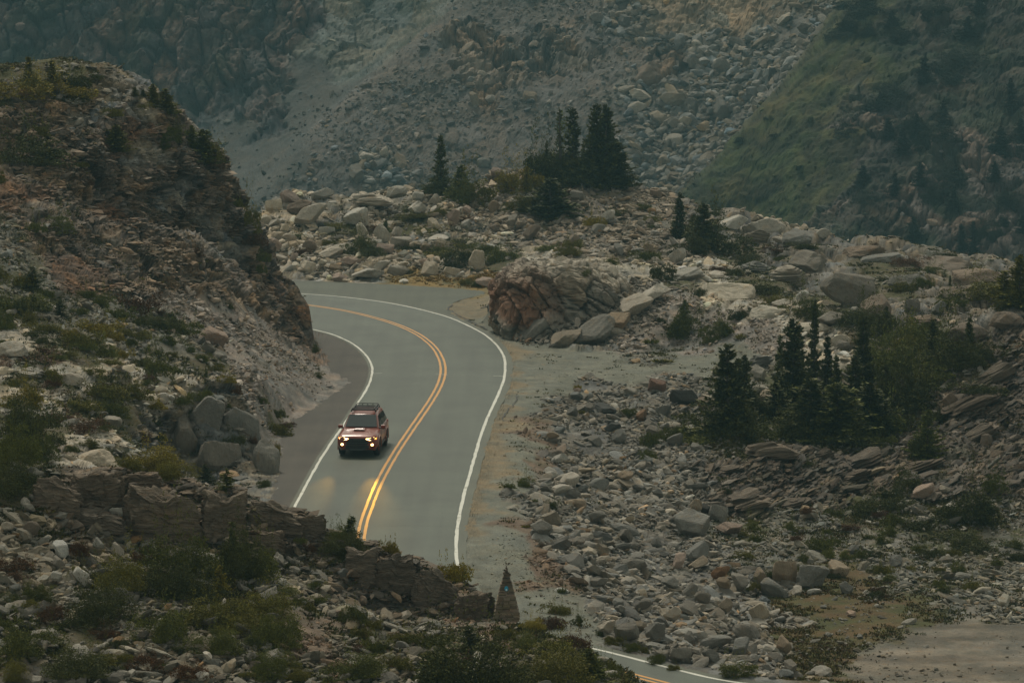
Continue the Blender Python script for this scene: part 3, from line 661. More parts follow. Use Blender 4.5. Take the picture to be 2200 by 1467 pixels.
fy = np.arange(402, 608, .35); gx, gyy = np.meshgrid(fu, fy, indexing='ij'); zf = fbase(gx*gyy, gyy); _, rowf, _ = project(np.stack([gx*gyy, gyy, zf], -1))
dr = -np.diff(rowf, axis=1); wt = np.where(dr > 0, dr/2.2, 0)+.02; ker = np.ones(21)/21
wt = np.apply_along_axis(lambda c: np.convolve(np.pad(c, 10, mode='edge'), ker, 'valid'), 0, wt)
cw = np.concatenate([np.zeros((len(fu), 1)), np.cumsum(wt, 1)], 1); KF = 420
FV = np.empty((len(fu), KF, 3))
for i in range(len(fu)):
    y = np.interp(np.linspace(0, cw[i, -1], KF), cw[i], fy); FV[i, :, 1] = y; FV[i, :, 0] = fu[i]*y
FV[..., 2] = fbase(FV[..., 0], FV[..., 1])
n_ = np.cross(np.gradient(FV, axis=0), np.gradient(FV, axis=1)); n_ /= np.linalg.norm(n_, axis=2)[..., None]; FN = n_.reshape(-1, 3); q0 = FV.reshape(-1, 3).astype(np.float32)
w_ = q0/9; qq = q0.copy(); qq[:, 0] += 5*vnoise(w_, 401)+2*vnoise(q0/3, 404); qq[:, 1] += 4*vnoise(w_, 402); qq[:, 2] += 3*vnoise(w_, 403)
S_ = np.array([1, .5, 1.1], np.float32); qq *= S_; s_ = fsp*S_; FAT = np.empty((len(qq), FA.shape[1]), np.float32); FB = np.empty(len(qq), int)
for i in range(0, len(qq), 40000):
    c = qq[i:i+40000]; D = np.maximum((c*c).sum(1)[:, None]+(s_*s_).sum(1)[None]-2*c@s_.T, 1e-3); FB[i:i+40000] = fst[D.argmin(1)]
    Wt = (D.min(1)[:, None]/D)**4; Wt /= Wt.sum(1)[:, None]; FAT[i:i+40000] = Wt@FA[fst]
wq = q0+1.5*np.stack([vnoise(q0*.15, 411), vnoise(q0*.15, 412), vnoise(q0*.15, 413)], 1)
fb1, fc1, fe1 = blocky(wq/np.array([4.2, 4.2, 9.], np.float32), 421, 1.0); fb2, fc2, fe2 = blocky(wq/np.array([1.9, 1.9, 3.4], np.float32), 422, .9); fb3, fc3, fe3 = blocky(q0/.9, 423, .8)
rib = fbm(np.stack([q0[:, 0]*.30, q0[:, 1]*.1, q0[:, 2]*.09], 1), 4, 431)
fd = FAT[:, 6]*(.8*fb1+.7*rib)+FAT[:, 7]*(fb2+.5*fb3)+FAT[:, 8]*.6*fbm(q0*.22, 5, 441, .55)
FD = q0+FN*fd[:, None]*.55
mx_ = np.clip(.5+.8*fbm(q0*.16, 5, 451, .62), 0, 1)[:, None]; fcol = FAT[:, 0:3]*(1-mx_)+FAT[:, 3:6]*mx_
rk = np.clip(FAT[:, 6]/2.5+.25, 0, 1); fcol *= (1+.9*FAT[:, 8]*np.clip(fbm(q0*.35, 4, 481, .6), -.6, .7)*np.isin(FB, [FK.index(c) for c in 'gf'])*.55)[:, None]
fcol *= (1+((rnd(fc2, 7)-.5)*.5+(rnd(fc3, 8)-.5)*.45+(rnd(fc1, 3)-.5)*.35)*rk)[:, None]
fcol *= (1-.5*np.exp(-(fe1/.05)**2)*np.clip(FAT[:, 6]/2, 0, 1)-.3*np.exp(-(fe2/.07)**2)*rk)[:, None]
wm_ = (rnd(fc1, 9)-.5)*.35*rk; fcol[:, 0] *= 1+wm_; fcol[:, 2] *= 1-wm_
# grass clinging to ledges
gm = smooth(.15, .55, fbm(q0*.12+7, 4, 461))*.55*np.isin(FB, [FK.index(c) for c in 'wmpf']); fcol = fcol*(1-gm[:, None])+np.array([.042,.055,.030])*gm[:, None]
i, j = np.meshgrid(np.arange(len(fu)-1), np.arange(KF-1), indexing='ij'); k = (i*KF+j).ravel(); FQ = np.stack([k, k+KF, k+KF+1, k+1], 1)
M_far = rock_material('mountain_stone', scale=.3, bump=.5, contrast=.35)
green = np.isin(FB[FQ[:, 0]], [FK.index(c) for c in 'gfp'])
for nm, m in (('mountain', ~green), ('mountain_slope', green)):
    ids, inv = np.unique(FQ[m].ravel(), return_inverse=True)
    tag(mesh_np(nm, FD[ids], inv.reshape(-1, 4), M_far, col=np.clip(fcol[ids]*.86, .005, .7)), kind='structure')
# valley floor between the hill and the mountain
vf = []
for x in np.linspace(-140, 140, 40):
    for y in np.linspace(285, 440, 24): vf.append((x, y, -20-(y-285)*.12+2*math.sin(x*.1)*math.cos(y*.07)))
i, j = np.meshgrid(np.arange(39), np.arange(23), indexing='ij'); k = (i*24+j).ravel()
tag(mesh_np('valley_floor', vf, np.stack([k, k+24, k+25, k+1], 1), M_far, col=np.tile([.07,.075,.05], (len(vf), 1))), kind='structure')

# ------------------------------------------------------------------ haze: one closed box of even, thin, blue green air
bv = [(x, y, z) for x in (-170, 170) for y in (-25, 625) for z in (-80, 78)]
hz = mesh_np('haze', bv, np.array([(0,1,3,2),(4,6,7,5),(0,4,5,1),(2,3,7,6),(0,2,6,4),(1,5,7,3)]), None); tag(hz, 'thin blue green mountain haze filling the valley', kind='stuff')
mh = bpy.data.materials.new('haze_air'); mh.use_nodes = True; t = mh.node_tree; t.nodes.clear()
pv = t.nodes.new('ShaderNodeVolumePrincipled'); pv.inputs['Density'].default_value = .00054; pv.inputs['Color'].default_value = (.165,.335,.395,1); pv.inputs['Anisotropy'].default_value = .0
oo = t.nodes.new('ShaderNodeOutputMaterial'); t.links.new(pv.outputs[0], oo.inputs['Volume']); hz.data.materials.append(mh)
# ------------------------------------------------------------------ stones
import bmesh
bpy.context.view_layer.update()
DG = bpy.context.evaluated_depsgraph_get()
def cast(px, row, dmax=900):
    """what the land offers at this spot of the photo: point and normal"""
    v = Vector(ray(px, row)).normalized()
    ok, loc, nrm, _, ob, _ = SC.ray_cast(DG, Vector((0, 0, CH)), v, distance=dmax)
    return (loc, nrm) if ok else (None, None)
def drop(x, y):
    ok, loc, nrm, _, ob, _ = SC.ray_cast(DG, Vector((x, y, 80)), Vector((0, 0, -1)), distance=200)
    return (loc, nrm) if ok else (None, None)
def ico(sub):
    bm = bmesh.new(); bmesh.ops.create_icosphere(bm, subdivisions=sub, radius=1)
    v = np.array([x.co[:] for x in bm.verts]); f = np.array([[x.index for x in q.verts] for q in bm.faces]); bm.free(); return v, f
def octa():
    bm = bmesh.new(); bmesh.ops.create_icosphere(bm, subdivisions=1, radius=1)
    bmesh.ops.delete(bm, geom=[], context='VERTS'); v = np.array([x.co[:] for x in bm.verts]); f = np.array([[x.index for x in q.verts] for q in bm.faces]); bm.free(); return v, f
ICO = {k: ico(k) for k in (1, 2, 4, 5, 6, 7)}
def stone(seed, sub, planes=9, flat=.62, rough=.0, layers=0.0, lo=.42, hi=.82):
    """a block broken off along random planes"""
    r = np.random.RandomState(seed); v, f = ICO[sub]; v = v.copy()*1.0
    n = r.normal(size=(planes, 3)); n /= np.linalg.norm(n, axis=1)[:, None]
    if planes > 5:                                           # some parallel pairs: slabs and blocks rather than lumps
        n[1] = -n[0]+r.normal(size=3)*.12; n[3] = -n[2]+r.normal(size=3)*.12; n /= np.linalg.norm(n, axis=1)[:, None]
    d = r.uniform(lo, hi, planes); d[0:2] *= .8
    k = np.ones(len(v))
    for q, e in zip(n, d):
        t = v@q; k = np.minimum(k, np.where(t > 1e-3, e/np.maximum(t, 1e-3), 9))
    v = v*k[:, None]
    if rough:
        p = v.astype(np.float32)+seed*3.7; v = v+v/np.linalg.norm(v, axis=1)[:, None]*(rough*(fbm(p*2.2, 4, seed % 97, .55)))[:, None]
    if layers:
        b = v[:, 2]*9+.8*fbm((v*1.3+seed).astype(np.float32), 2, 5)
        s = np.clip(vnoise(np.stack([v[:, 0]*.8+seed, v[:, 1]*.8, b], 1).astype(np.float32), 31)*2.4, -1, 1)
        rad = v.copy(); rad[:, 2] = 0; rad /= np.linalg.norm(rad, axis=1)[:, None]+.2; v = v+rad*(s*layers)[:, None]
    v = v*np.array([1, r.uniform(.68, 1), flat*r.uniform(.85, 1.15)])
    v /= np.abs(v[:, :2]).max()
    return v, f
def rotz(a):
    c, s = math.cos(a), math.sin(a); return np.array([[c, -s, 0], [s, c, 0], [0, 0, 1]])
def rand_rots(n, r, tilt):
    """n rotation matrices: any heading, leaning up to about tilt"""
    a = r.uniform(0, 2*np.pi, n); b = r.normal(0, tilt, n); g = r.normal(0, tilt, n)
    ca, sa, cb, sb, cg, sg = np.cos(a), np.sin(a), np.cos(b), np.sin(b), np.cos(g), np.sin(g); z = np.zeros(n); o = np.ones(n)
    A = np.stack([ca, -sa, z, sa, ca, z, z, z, o], 1).reshape(n, 3, 3); B = np.stack([cb, z, sb, z, o, z, -sb, z, cb], 1).reshape(n, 3, 3)
    C = np.stack([o, z, z, z, cg, -sg, z, sg, cg], 1).reshape(n, 3, 3)
    return B@C@A
M_rubble = rock_material('rubble_stone', bump=.5, contrast=.30)
M_boulder = rock_material('boulder_stone', bump=.6, contrast=.36, use_obj=True)
def scatter(name, pts, nrm, size, colr, seed, tilt=.35, protos=None, mat=None, sink=.1):
    r = np.random.RandomState(seed); n = len(pts); Rm = rand_rots(n, r, tilt); which = r.randint(0, len(protos), n)
    V, Fc, Cc, off = [], [], [], 0
    asp = np.stack([r.uniform(.8, 1.7, n), r.uniform(.7, 1.1, n), r.uniform(.7, 1.25, n)], 1)
    for w, (pv, pf) in enumerate(protos):
        m = np.nonzero(which == w)[0]
        if not len(m): continue
        v = pv[None]*asp[m][:, None]; v = np.einsum('nij,nkj->nki', Rm[m], v)*(size[m]*.5)[:, None, None]+(pts[m]+nrm[m]*(size[m]*sink)[:, None])[:, None]
        V.append(v.reshape(-1, 3)); Fc.append((pf[None]+(np.arange(len(m))*len(pv))[:, None, None]+off).reshape(-1, 3)); off += len(m)*len(pv)
        Cc.append(np.repeat(colr[m], len(pv), 0))
    o = mesh_np(name, np.concatenate(V), np.concatenate(Fc), mat or M_rubble, col=np.concatenate(Cc)); return o
rs = np.random.RandomState(5)
PR_S = [stone(100+k, 1, 8, (.62, .4, .5)[k % 3]) for k in range(18)]
PR_M = [stone(200+k, 2, 10, (.55, .34, .45)[k % 3], .03) for k in range(18)]
# where stones lie: spread over the land by the ground type, away from the asphalt
inU = np.abs(p0[:, 0]/p0[:, 1]) < .185
dens = AT[:, 11]*land*(p0[:, 1] > 84)*(p0[:, 1] < 262)*inU*np.clip(NRM[:, 2]*1.8-.35, .02, 1)
clump = np.clip(.7+1.3*fbm(p0*.3, 3, 111), .08, 2.4); dens = dens*clump
fac = (NRM*(np.array([0, 0, CH])-p0)).sum(1) > -6; dens = dens*np.where(fac, 1, .25)
NR = 88000
pk = rs.choice(len(p0), NR, p=dens/dens.sum(), replace=False)
sz = AT[pk, 12]*np.exp(rs.normal(0, .62, NR)); sz = np.clip(sz*.93*np.exp(.42*fbm(p0[pk]*np.array([.16, .09, .16], np.float32), 3, 151)), .05, 1.05); gt_ = np.isin(BEST[pk], [TK.index(c) for c in 'GT']); sz[gt_] = np.clip(sz[gt_], .03, .12)
lum = np.exp(rs.normal(0.10, .30, NR)); wm = rs.normal(.02, .05, NR)
cr = (AT[pk, 0:3]*.65+AT[pk, 3:6]*.35)*1.12*lum[:, None]*np.stack([1+wm, np.ones(NR), 1-wm*1.3], 1)
org = rs.rand(NR) < .03; cr[org] *= np.array([1.25, .97, .72])
# plants' soil colour does not belong to stones lying in it
veg = np.isin(BEST[pk], [TK.index(c) for c in 'VM']); cr[veg] = np.array([.17, .16, .135])*lum[veg][:, None]
cr = np.clip(cr, .02, .6)
jit = rs.normal(0, .12, (NR, 3)); jit[:, 2] = 0
bigm = sz > .34
tag(scatter('rubble', DN[pk][~bigm]+jit[~bigm], NRM[pk][~bigm], sz[~bigm], cr[~bigm], 1, .4, PR_S), 'loose broken stones strewn over the slopes and ground', kind='stuff')
tag(scatter('coarse_rubble', DN[pk][bigm], NRM[pk][bigm], sz[bigm], cr[bigm], 2, .38, PR_M), 'blocky broken rocks heaped on the talus slopes and hill', kind='stuff')

# splinters and ledges of broken bedrock on the steep faces
shd = np.isin(BEST, [TK.index(c) for c in 'CROSKgW'])*land*inU*(p0[:, 1] > 84)*(p0[:, 1] < 262)*np.where(np.isin(BEST, [TK.index(c) for c in 'OSR']), 1, np.where(BEST == TK.index('C'), .42, .22))*np.clip(.5+1.3*fbm(p0*.3, 3, 141), .05, 2)
NSH = 26000; sk = rs.choice(len(p0), NSH, p=shd/shd.sum(), replace=False); ss = np.clip(.22*np.exp(rs.normal(0, .5, NSH)), .07, .9)
sl = np.exp(rs.normal(.0, .22, NSH)); sw = rs.normal(0, .06, NSH); sc_ = np.clip(col[sk]*.65+(AT[sk, 0:3]*.6+AT[sk, 3:6]*.4)*.45, .01, .6)*sl[:, None]*np.stack([1+sw, np.ones(NSH), 1-sw], 1)
PR_F = [stone(300+k, 1, 8, .26) for k in range(12)]
rightm = p0[sk][:, 0] > 8
up_ = np.tile([0, 0, 1.], (NSH, 1))
tag(scatter('rock_splinters', DN[sk][~rightm], up_[~rightm], ss[~rightm]*1.15, sc_[~rightm], 3, .16, PR_F, sink=-.05), 'thin broken splinters standing out of the cliff and ledge faces', kind='stuff')
def lean(o_, ang): pass
_rr = rand_rots
def rand_rots(n, r, tilt):                       # on the right-hand slope the beds dip, and the splinters with them
    Q = _rr(n, r, tilt)
    if _dip: 
        a = r.normal(-.5, .12, n); z = np.zeros(n); o1 = np.ones(n); B = np.stack([np.cos(a), z, np.sin(a), z, o1, z, -np.sin(a), z, np.cos(a)], 1).reshape(n, 3, 3); Q = B@Q
    return Q
_dip = True
tag(scatter('slope_splinters', DN[sk][rightm], up_[rightm], ss[rightm]*1.5, sc_[rightm], 4, .10, PR_F, sink=-.02), 'thin tilted splinters of the dark layered slope', kind='stuff')
_dip = False

# boulders one can point at.  (px, row of the middle, width px, height px, colour, style, label)
BC = {'grey': (.178,.169,.145), 'pale': (.34,.315,.265), 'cream': (.40,.36,.285), 'tan': (.24,.195,.14), 'orange': (.23,.140,.080), 'red': (.150,.095,.072), 'ochre': (.180,.148,.112), 'rust': (.170,.102,.066), 'earth': (.135,.108,.080),
      'dark': (.070,.068,.060), 'brown': (.185,.148,.112), 'pink': (.30,.235,.19), 'blue': (.152,.154,.140), 'white': (.46,.44,.39)}
M_lay = rock_material('layered_stone', bump=1.0, contrast=.85, use_obj=True)
for n_ in list(M_lay.node_tree.nodes):
    if n_.type == 'TEX_COORD':
        mp_ = M_lay.node_tree.nodes.new('ShaderNodeMapping'); mp_.inputs['Scale'].default_value = (.35, .35, 4.5)
        for l_ in list(n_.outputs['Object'].links): M_lay.node_tree.links.new(mp_.outputs[0], l_.to_socket)
        M_lay.node_tree.links.new(n_.outputs['Object'], mp_.inputs[0])
PB = {}
def bproto(kind, k):
    key = (kind, k)
    if key not in PB:
        if kind == 'round': v, f = stone(400+k, 4, 14, .70, .06, 0, .60, .92)
        elif kind == 'slab': v, f = stone(500+k, 4, 11, .34, .025, .02)
        elif kind == 'layer': v, f = stone(600+k, 6, 9, .6, .02, .13)
        elif kind == 'ledge':
            v, f = ICO[6]; rk_ = np.random.RandomState(k+900); e_ = np.array([1, .8, .62]); v = np.sign(v)*np.minimum(np.abs(v)*1.38, 1)*e_
            sh_ = (v+k*5.1).astype(np.float32); b_ = v[:, 2]*15+1.4*fbm(sh_*np.array([.8, .8, .3], np.float32), 3, 5)
            f1c, ec, idc, vc = cells(sh_*np.array([1.6, 1.6, 2.6], np.float32), 77)
            lay_ = np.clip(vnoise(np.stack([v[:, 0]*1.3+k, v[:, 1]*1.3, b_], 1).astype(np.float32), 31)*2.6, -1, 1)*.055+.16*fbm(sh_*1.4, 4, 6, .6)+(rnd(idc, 4)-.5)*.20-.07*np.exp(-(ec/.06)**2)
            rad_ = v.copy(); rad_[:, 2] *= .25; rad_ /= np.linalg.norm(rad_, axis=1)[:, None]; v = v+rad_*lay_[:, None]
            v[:, 2] += (.22*v[:, 0]*rk_.uniform(-1, 1)+.14*fbm(sh_*1.1, 3, 8))*(v[:, 2] > 0); v /= np.abs(v[:, :2]).max()
        else: v, f = stone(700+k, 4, 11, .70, .03)
        PB[key] = mesh_np(kind+'_boulder', v, f, M_lay if kind in ('layer', 'ledge') else M_boulder, link=False)
        PB[key]['zlo'] = float(v[:, 2].min()); PB[key]['zhi'] = float(v[:, 2].max())
    return PB[key]
nb = [0]
def boulder(px, row, w, h, c, kind, label, group=None, rot=None, tilt=.18, sink=.22):
    loc, nrm = cast(px, min(row+h*.42, 1466) if row < 1466 else row)
    if loc is None: return None
    dep = float(project(np.array(loc))[2]); me = bproto(kind, nb[0] % (9 if kind not in ('layer', 'ledge') else 5)); nb[0] += 1
    o = bpy.data.objects.new('boulder', me); COL.objects.link(o)
    sx = w/F_*dep/2*(1.08 if kind == 'ledge' else 1); zr_ = me['zhi']-me['zlo']; sz_ = h/F_*dep*.98/zr_*1.15
    r = random.Random(nb[0]*7+int(px)); a = r.uniform(-.5, .5)+(math.pi if r.random() < .5 else 0) if rot is None else 0
    if kind == 'round' and w > 100: sink += .35
    if 'knob' in label: sink += .30; q_k = 1
    o.scale = (sx, sx*r.uniform(.75, 1.05)*(.6 if kind == 'ledge' else 1), sz_)
    o.rotation_euler = (r.gauss(0, tilt), (r.gauss(0, tilt) if rot is None else rot), a)
    if kind == 'ledge': o.rotation_euler = (r.gauss(0, .05), r.uniform(-.02, .14), r.uniform(-.35, .35))
    o.location = (loc.x, loc.y+sx*.35, loc.z-me['zlo']*sz_-sink*h/F_*dep)
    q = BC[c]; j = r.uniform(.85, 1.15); wv = r.uniform(-.05, .05); o.color = (q[0]*j*(1+wv), q[1]*j, q[2]*j*(1-wv), 1)
    tag(o, label, 'boulder', group); return o
BL = [
 # talus foot and basin
 (1743,1238,82,58,'grey','round','large rounded blue grey boulder at the head of the mossy hollow'),
 (1689,1228,58,48,'tan','block','upright tan grey block leaning against the large rounded boulder'),
 (1662,1264,78,40,'grey','block','wide low grey boulder in front of the upright tan block'),
 (1712,1268,28,20,'pale','block','small pale block wedged below the large rounded boulder'),
 (1750,1271,38,13,'white','slab','thin white slab lying at the foot of the large rounded boulder'),
 (1797,1222,62,34,'tan','block','buff boulder just behind the large rounded grey boulder'),
 (1821,1264,34,28,'blue','block','bluish wedge of rock alone right of the large rounded boulder'),
 (1630,1312,48,36,'cream','round','rounded buff boulder on the talus edge beside the moss'),
 (1558,1302,36,34,'tan','block','tan angular rock among grey talus left of the buff boulder'),
 (1552,1253,38,28,'tan','block','light brown squarish rock low on the talus'),
 (1549,1229,46,26,'orange','slab','tilted orange rock slab low on the talus'),
 (1497,1188,60,54,'grey','block','grey cube shaped boulder midway down the talus'),
 (1459,1203,34,34,'pink','block','small salmon pink boulder beside the grey cube shaped one'),
 (1592,1250,46,36,'grey','block','dark grey pointed boulder above the buff rocks at the talus foot'),
 (1632,1234,42,30,'tan','block','brownish block between the pointed boulder and the upright tan block'),
 (1494,1124,88,64,'grey','block','big pale grey boulder stack at the top of the coarse talus'),
 (1569,1136,58,32,'pink','slab','flat pinkish grey block under the dark layered slope'),
 (1495,1084,32,26,'tan','round','round tan stone above the boulder stack'),
 (1513,1094,30,26,'dark','block','small almost black boulder below the round tan stone'),
 (1545,1105,46,40,'grey','block','ridged grey boulder beside the small black one'),
 (1612,1356,80,40,'grey','slab','long grey block at the bottom of the talus by the moss'),
 (1590,1388,48,40,'blue','block','steep sided bluish boulder near the lower road'),
 (1540,1380,74,30,'grey','slab','long tilted slab low on the talus above the road'),
 (1682,1382,46,30,'tan','block','tan boulder at the right toe of the talus'),
 (1700,1430,34,28,'grey','block','small grey block below the tan boulder at the talus toe'),
 (1690,1448,40,24,'blue','slab','flat bluish slab at the lowest corner of the talus'),
 (1830,1318,29,13,'pink','round','lone pale pink stone in the middle of the moss'),
 (1848,1368,18,8,'grey','round','small oval grey stone in the lower moss'),
 (1770,1303,16,8,'grey','round','small grey stone in the upper moss'),
 (1935,1347,16,7,'pale','round','pale cobble near the right edge of the moss'),
 (1924,1206,40,24,'blue','block','dark peaked boulder above the flat bedrock dome'),
 (1895,1210,20,14,'grey','block','small grey rock left of the dark peaked boulder'),
 (1992,1054,62,34,'pink','block','pinkish cream boulder in dark shrubs below the layered slope'),
 (2029,1050,28,14,'pale','slab','pale flat rock right of the pinkish cream boulder'),
 (2040,858,36,28,'brown','round','rounded brown boulder on the green hollow'),
 (2027,832,22,12,'pale','block','small pale rock above the rounded brown boulder'),
 (1982,810,18,12,'cream','block','small cream rock below the low firs'),
 (1922,768,48,36,'brown','block','brown grey pointed boulder in the green hollow'),
 (1947,948,16,9,'pale','block','small pale rock on the top of the layered slope'),
 # turnout edge
 (1655,852,74,34,'tan','block','brown grey block right behind the dark fir clump'),
 (1635,838,40,22,'pale','slab','pale slab on top of the block behind the fir clump'),
 (1637,775,62,30,'grey','layer','layered grey boulder with a slab on top beside the firs'),
 (1632,800,36,36,'pale','block','pale upright rock between the two fir groups'),
 (1545,800,44,18,'pale','slab','pale slab at the edge of the gravel turnout'),
 (1466,852,70,40,'dark','block','big dark boulder at the edge of the gravel turnout'),
 (1512,868,46,32,'brown','block','brown block beside the dark fir'),
 (1410,828,44,28,'red','block','reddish brown boulder on the gravel edge'),
 (1378,892,28,28,'orange','block','bright orange block on the upper talus'),
 (1300,878,44,24,'dark','slab','dark slab standing on edge at the top of the talus'),
 (1355,840,34,18,'pale','slab','pale slab near the reddish brown boulder'),
 (1315,918,40,20,'dark','slab','second dark slab lower on the upper talus'),
 (1398,912,34,20,'grey','slab','grey slab right of the bright orange block'),
 (1240,838,18,10,'pink','block','small pink rock at the turnout corner'),
 (1205,985,46,24,'pale','slab','long pale slab high on the talus near the shoulder'),
 (1224,1030,52,28,'pale','slab','pale grey slab pair midway beside the shoulder'),
 (1185,1020,30,16,'pale','slab','bright thin slab at the shoulder edge'),
 (1125,1100,30,12,'pale','slab','pale flat rock on the shoulder near the round tuft'),
 (1360,1210,60,24,'grey','slab','long narrow slab lying down the middle of the talus'),
 (1280,1110,52,30,'grey','slab','grey slab tilted on the middle talus'),
 (1345,1150,50,34,'grey','block','angular grey boulder in the middle talus'),
 (1405,1355,54,40,'grey','block','angular grey boulder low on the talus beside the road'),
 (1385,1300,44,30,'grey','block','grey block on the lower talus above the lone grass tuft'),
 (1445,1320,42,34,'pale','block','pale angular block on the lower talus'),
 (1375,1345,32,26,'tan','block','tan angular rock just above the lower road tufts'),
 (1420,1408,36,26,'grey','block','grey boulder beside the edge of the lower road'),
 (1210,1268,38,12,'white','slab','white slab lying on the shoulder near the stone pyramid'),
 # knob
 (1320,705,52,28,'pale','slab','pale flat rock at the right foot of the knob'),
 # boulder hill
 (664,462,84,46,'pale','block','large triangular pale boulder left on the boulder hill'),
 (772,466,72,48,'pale','block','large grey cream boulder in the middle of the hill front'),
 (848,413,56,26,'pale','round','smooth rounded boulder on the skyline left of the firs'),
 (800,430,100,34,'pale','layer','long ridged pale outcrop on the skyline'),
 (690,418,56,28,'pale','block','pale block on the left skyline of the hill'),
 (618,424,60,30,'pink','block','pinkish block at the left end of the skyline'),
 (590,442,44,28,'cream','block','cream boulder at the far left foot of the hill beside the cliff'),
 (644,445,60,30,'brown','round','brown grey rounded boulder behind the large triangular one'),
 (900,422,30,20,'pale','round','small rounded boulder just left of the fir thicket'),
 (898,446,48,28,'pale','round','rounded cream boulder below the skyline boulders'),
 (936,430,44,26,'pale','block','pale boulder under the single spire fir'),
 (972,466,32,36,'pink','block','pinkish upright block below the yellow green shrub'),
 (1062,444,26,28,'tan','block','tan pointed rock right of the yellow green shrub'),
 (818,498,44,36,'cream','slab','leaning cream slab behind the little cone fir'),
 (855,500,30,28,'pale','block','pale rock right of the little cone fir'),
 (860,520,54,24,'pale','block','pale flat topped boulder in the middle of the hill meadow'),
 (937,511,56,8,'white','slab','thin white slab lying in the moss'),
 (962,505,14,14,'white','block','small white upright rock beside the thin white slab'),
 (1011,523,24,11,'cream','round','small cream cobble right of the meadow'),
 (1080,540,36,17,'cream','round','cream rounded boulder in shrubs above the knob'),
 (1023,560,50,44,'cream','block','cream boulder with a fissured face beside the dark green shrub'),
 (914,533,22,20,'tan','block','small tan boulder in the hill meadow'),
 (945,528,40,24,'tan','slab','tan slabs leaning together in the hill meadow'),
 (740,535,70,24,'pale','slab','long pale slab tilted beside the olive shrub'),
 (712,542,56,22,'pale','slab','flat pale slab left of the long tilted one'),
 (752,562,50,22,'pink','round','smooth pinkish boulder near the road'),
 (719,574,30,15,'tan','round','small buff boulder near the road'),
 (818,572,40,30,'pale','block','pale angular block near the road'),
 (854,582,54,24,'pale','round','rounded pale boulder close above the road'),
 (790,588,76,24,'pale','slab','flat cracked bedrock slab at the edge of the road'),
 (665,530,34,30,'brown','block','grey brown upright boulder near the cliff corner'),
 (912,563,32,16,'pink','slab','small pinkish slab in the moss above the road'),
 (868,604,22,10,'white','slab','small white rock on the far edge of the pavement'),
 (1048,606,60,18,'pink','slab','pinkish slab beside the gold grass by the road'),
 (1000,482,30,24,'pale','block','pale block on the upper part of the hill'),
 (1100,472,30,24,'grey','block','grey block in the middle of the stony hill'),
 (1140,500,40,36,'brown','block','brown grey boulder in the middle of the stony hill'),
 (1455,548,40,34,'pale','slab','pale slab leaning beside the conifers right of the hill'),
 (1543,590,40,18,'white','block','white block in front of the dark shrubs on the right'),
 (1770,503,36,24,'pale','block','lone boulder perched on the right skyline'),
 (1830,618,130,76,'grey','block','huge angular grey slab on the right hillside'),
 (1700,592,84,44,'pale','layer','pale ridged outcrop left of the huge angular slab'),
 (1620,575,70,26,'grey','layer','low ridged grey outcrop behind the dark shrubs'),
 (1570,480,80,30,'pale','block','pale block on the skyline right of the hill conifers'),
 (1900,550,110,30,'grey','round','smooth brownish whaleback on the skyline'),
 (2040,560,170,50,'brown','round','long smooth brown whaleback at the right skyline'),
 (1620,512,70,28,'pale','layer','ridged pale outcrop under the right skyline'),
 (1788,685,64,34,'grey','slab','long leaning slab behind the thin spire'),
 (1726,636,32,26,'white','block','white block over the round shrub'),
 (1676,652,44,20,'white','block','white low block among dark shrubs'),
 (1890,660,84,56,'brown','block','brown grey block below the huge angular slab'),
 (1962,658,38,32,'grey','block','squarish grey block in the right hillside row'),
 (2014,662,44,28,'grey','block','grey block right of the squarish one'),
 (1838,668,26,20,'pale','block','small pale block between the big slabs'),
 (1985,690,80,26,'brown','layer','ridged brown ledge above the green hollow'),
 (2080,715,100,44,'brown','round','big smooth brown boulder above the layered slope'),
 (2160,690,90,40,'brown','round','brown rounded bedrock at the right edge'),
 (1800,735,70,30,'cream','round','cream rounded end of the pale slab among firs'),
 (1811,742,44,22,'grey','round','grey underside block below the cream rounded one'),
 # foreground
 (252,1280,46,46,'grey','round','smooth upright grey boulder in the near shrubs'),
 (248,1316,28,26,'red','round','brown reddish stone below the smooth upright boulder'),
 (178,1236,44,40,'white','block','white angular rock behind the small green shrub'),
 (122,1238,28,22,'pale','round','small pale rounded rock left of the white angular one'),
 (134,1182,46,36,'white','block','bright angular rock on the near rubble'),
 (122,1207,38,26,'grey','block','grey block just under the bright angular rock'),
 (130,1108,42,18,'pale','slab','pale slab below the left end of the ledge'),
 (68,1135,38,32,'brown','block','brown grey pointed rock on the left rubble'),
 (250,1180,32,34,'pale','slab','pale slab leaning at the foot of the ledge'),
 (211,1072,20,12,'pale','slab','small pale flake on the face of the ledge'),
 (160,1128,50,24,'brown','slab','rusty flat slab on the left rubble'),
 (540,1412,26,26,'grey','round','grey egg shaped stone at the bottom of the near slope'),
 (548,1430,30,24,'brown','round','dark brown stone under the egg shaped one'),
 (447,1408,22,18,'white','block','white block on the lower near rubble'),
 (282,1342,30,14,'pale','slab','pale flat stone between the near shrubs'),
 (735,1230,26,18,'blue','block','bluish angular block below the ledge'),
 (434,1450,30,20,'white','slab','white slab at the lower edge of the near slope'),
 (872,1320,40,20,'pale','slab','pale block at the foot of the cracked ledge'),
 (1132,1414,24,18,'grey','round','grey stone in the shrubs below the pyramid'),
 (1082,1348,18,14,'white','block','white rock at the foot of the stone pyramid'),
 (15,1130,30,24,'pale','round','pale rounded rock at the left edge of the near slope'),
 (190,1345,24,12,'tan','slab','small buff stone on the near rubble'),
 # left slope
 (455,722,80,40,'pink','round','smooth pink bedrock hump in the left scree'),
 (390,905,92,80,'grey','block','flat faced grey block on the grey knob by the road'),
 (440,868,98,86,'grey','block','largest pale grey face on the top of the grey knob'),
 (350,850,44,34,'white','block','white angular block at the left end of the grey knob'),
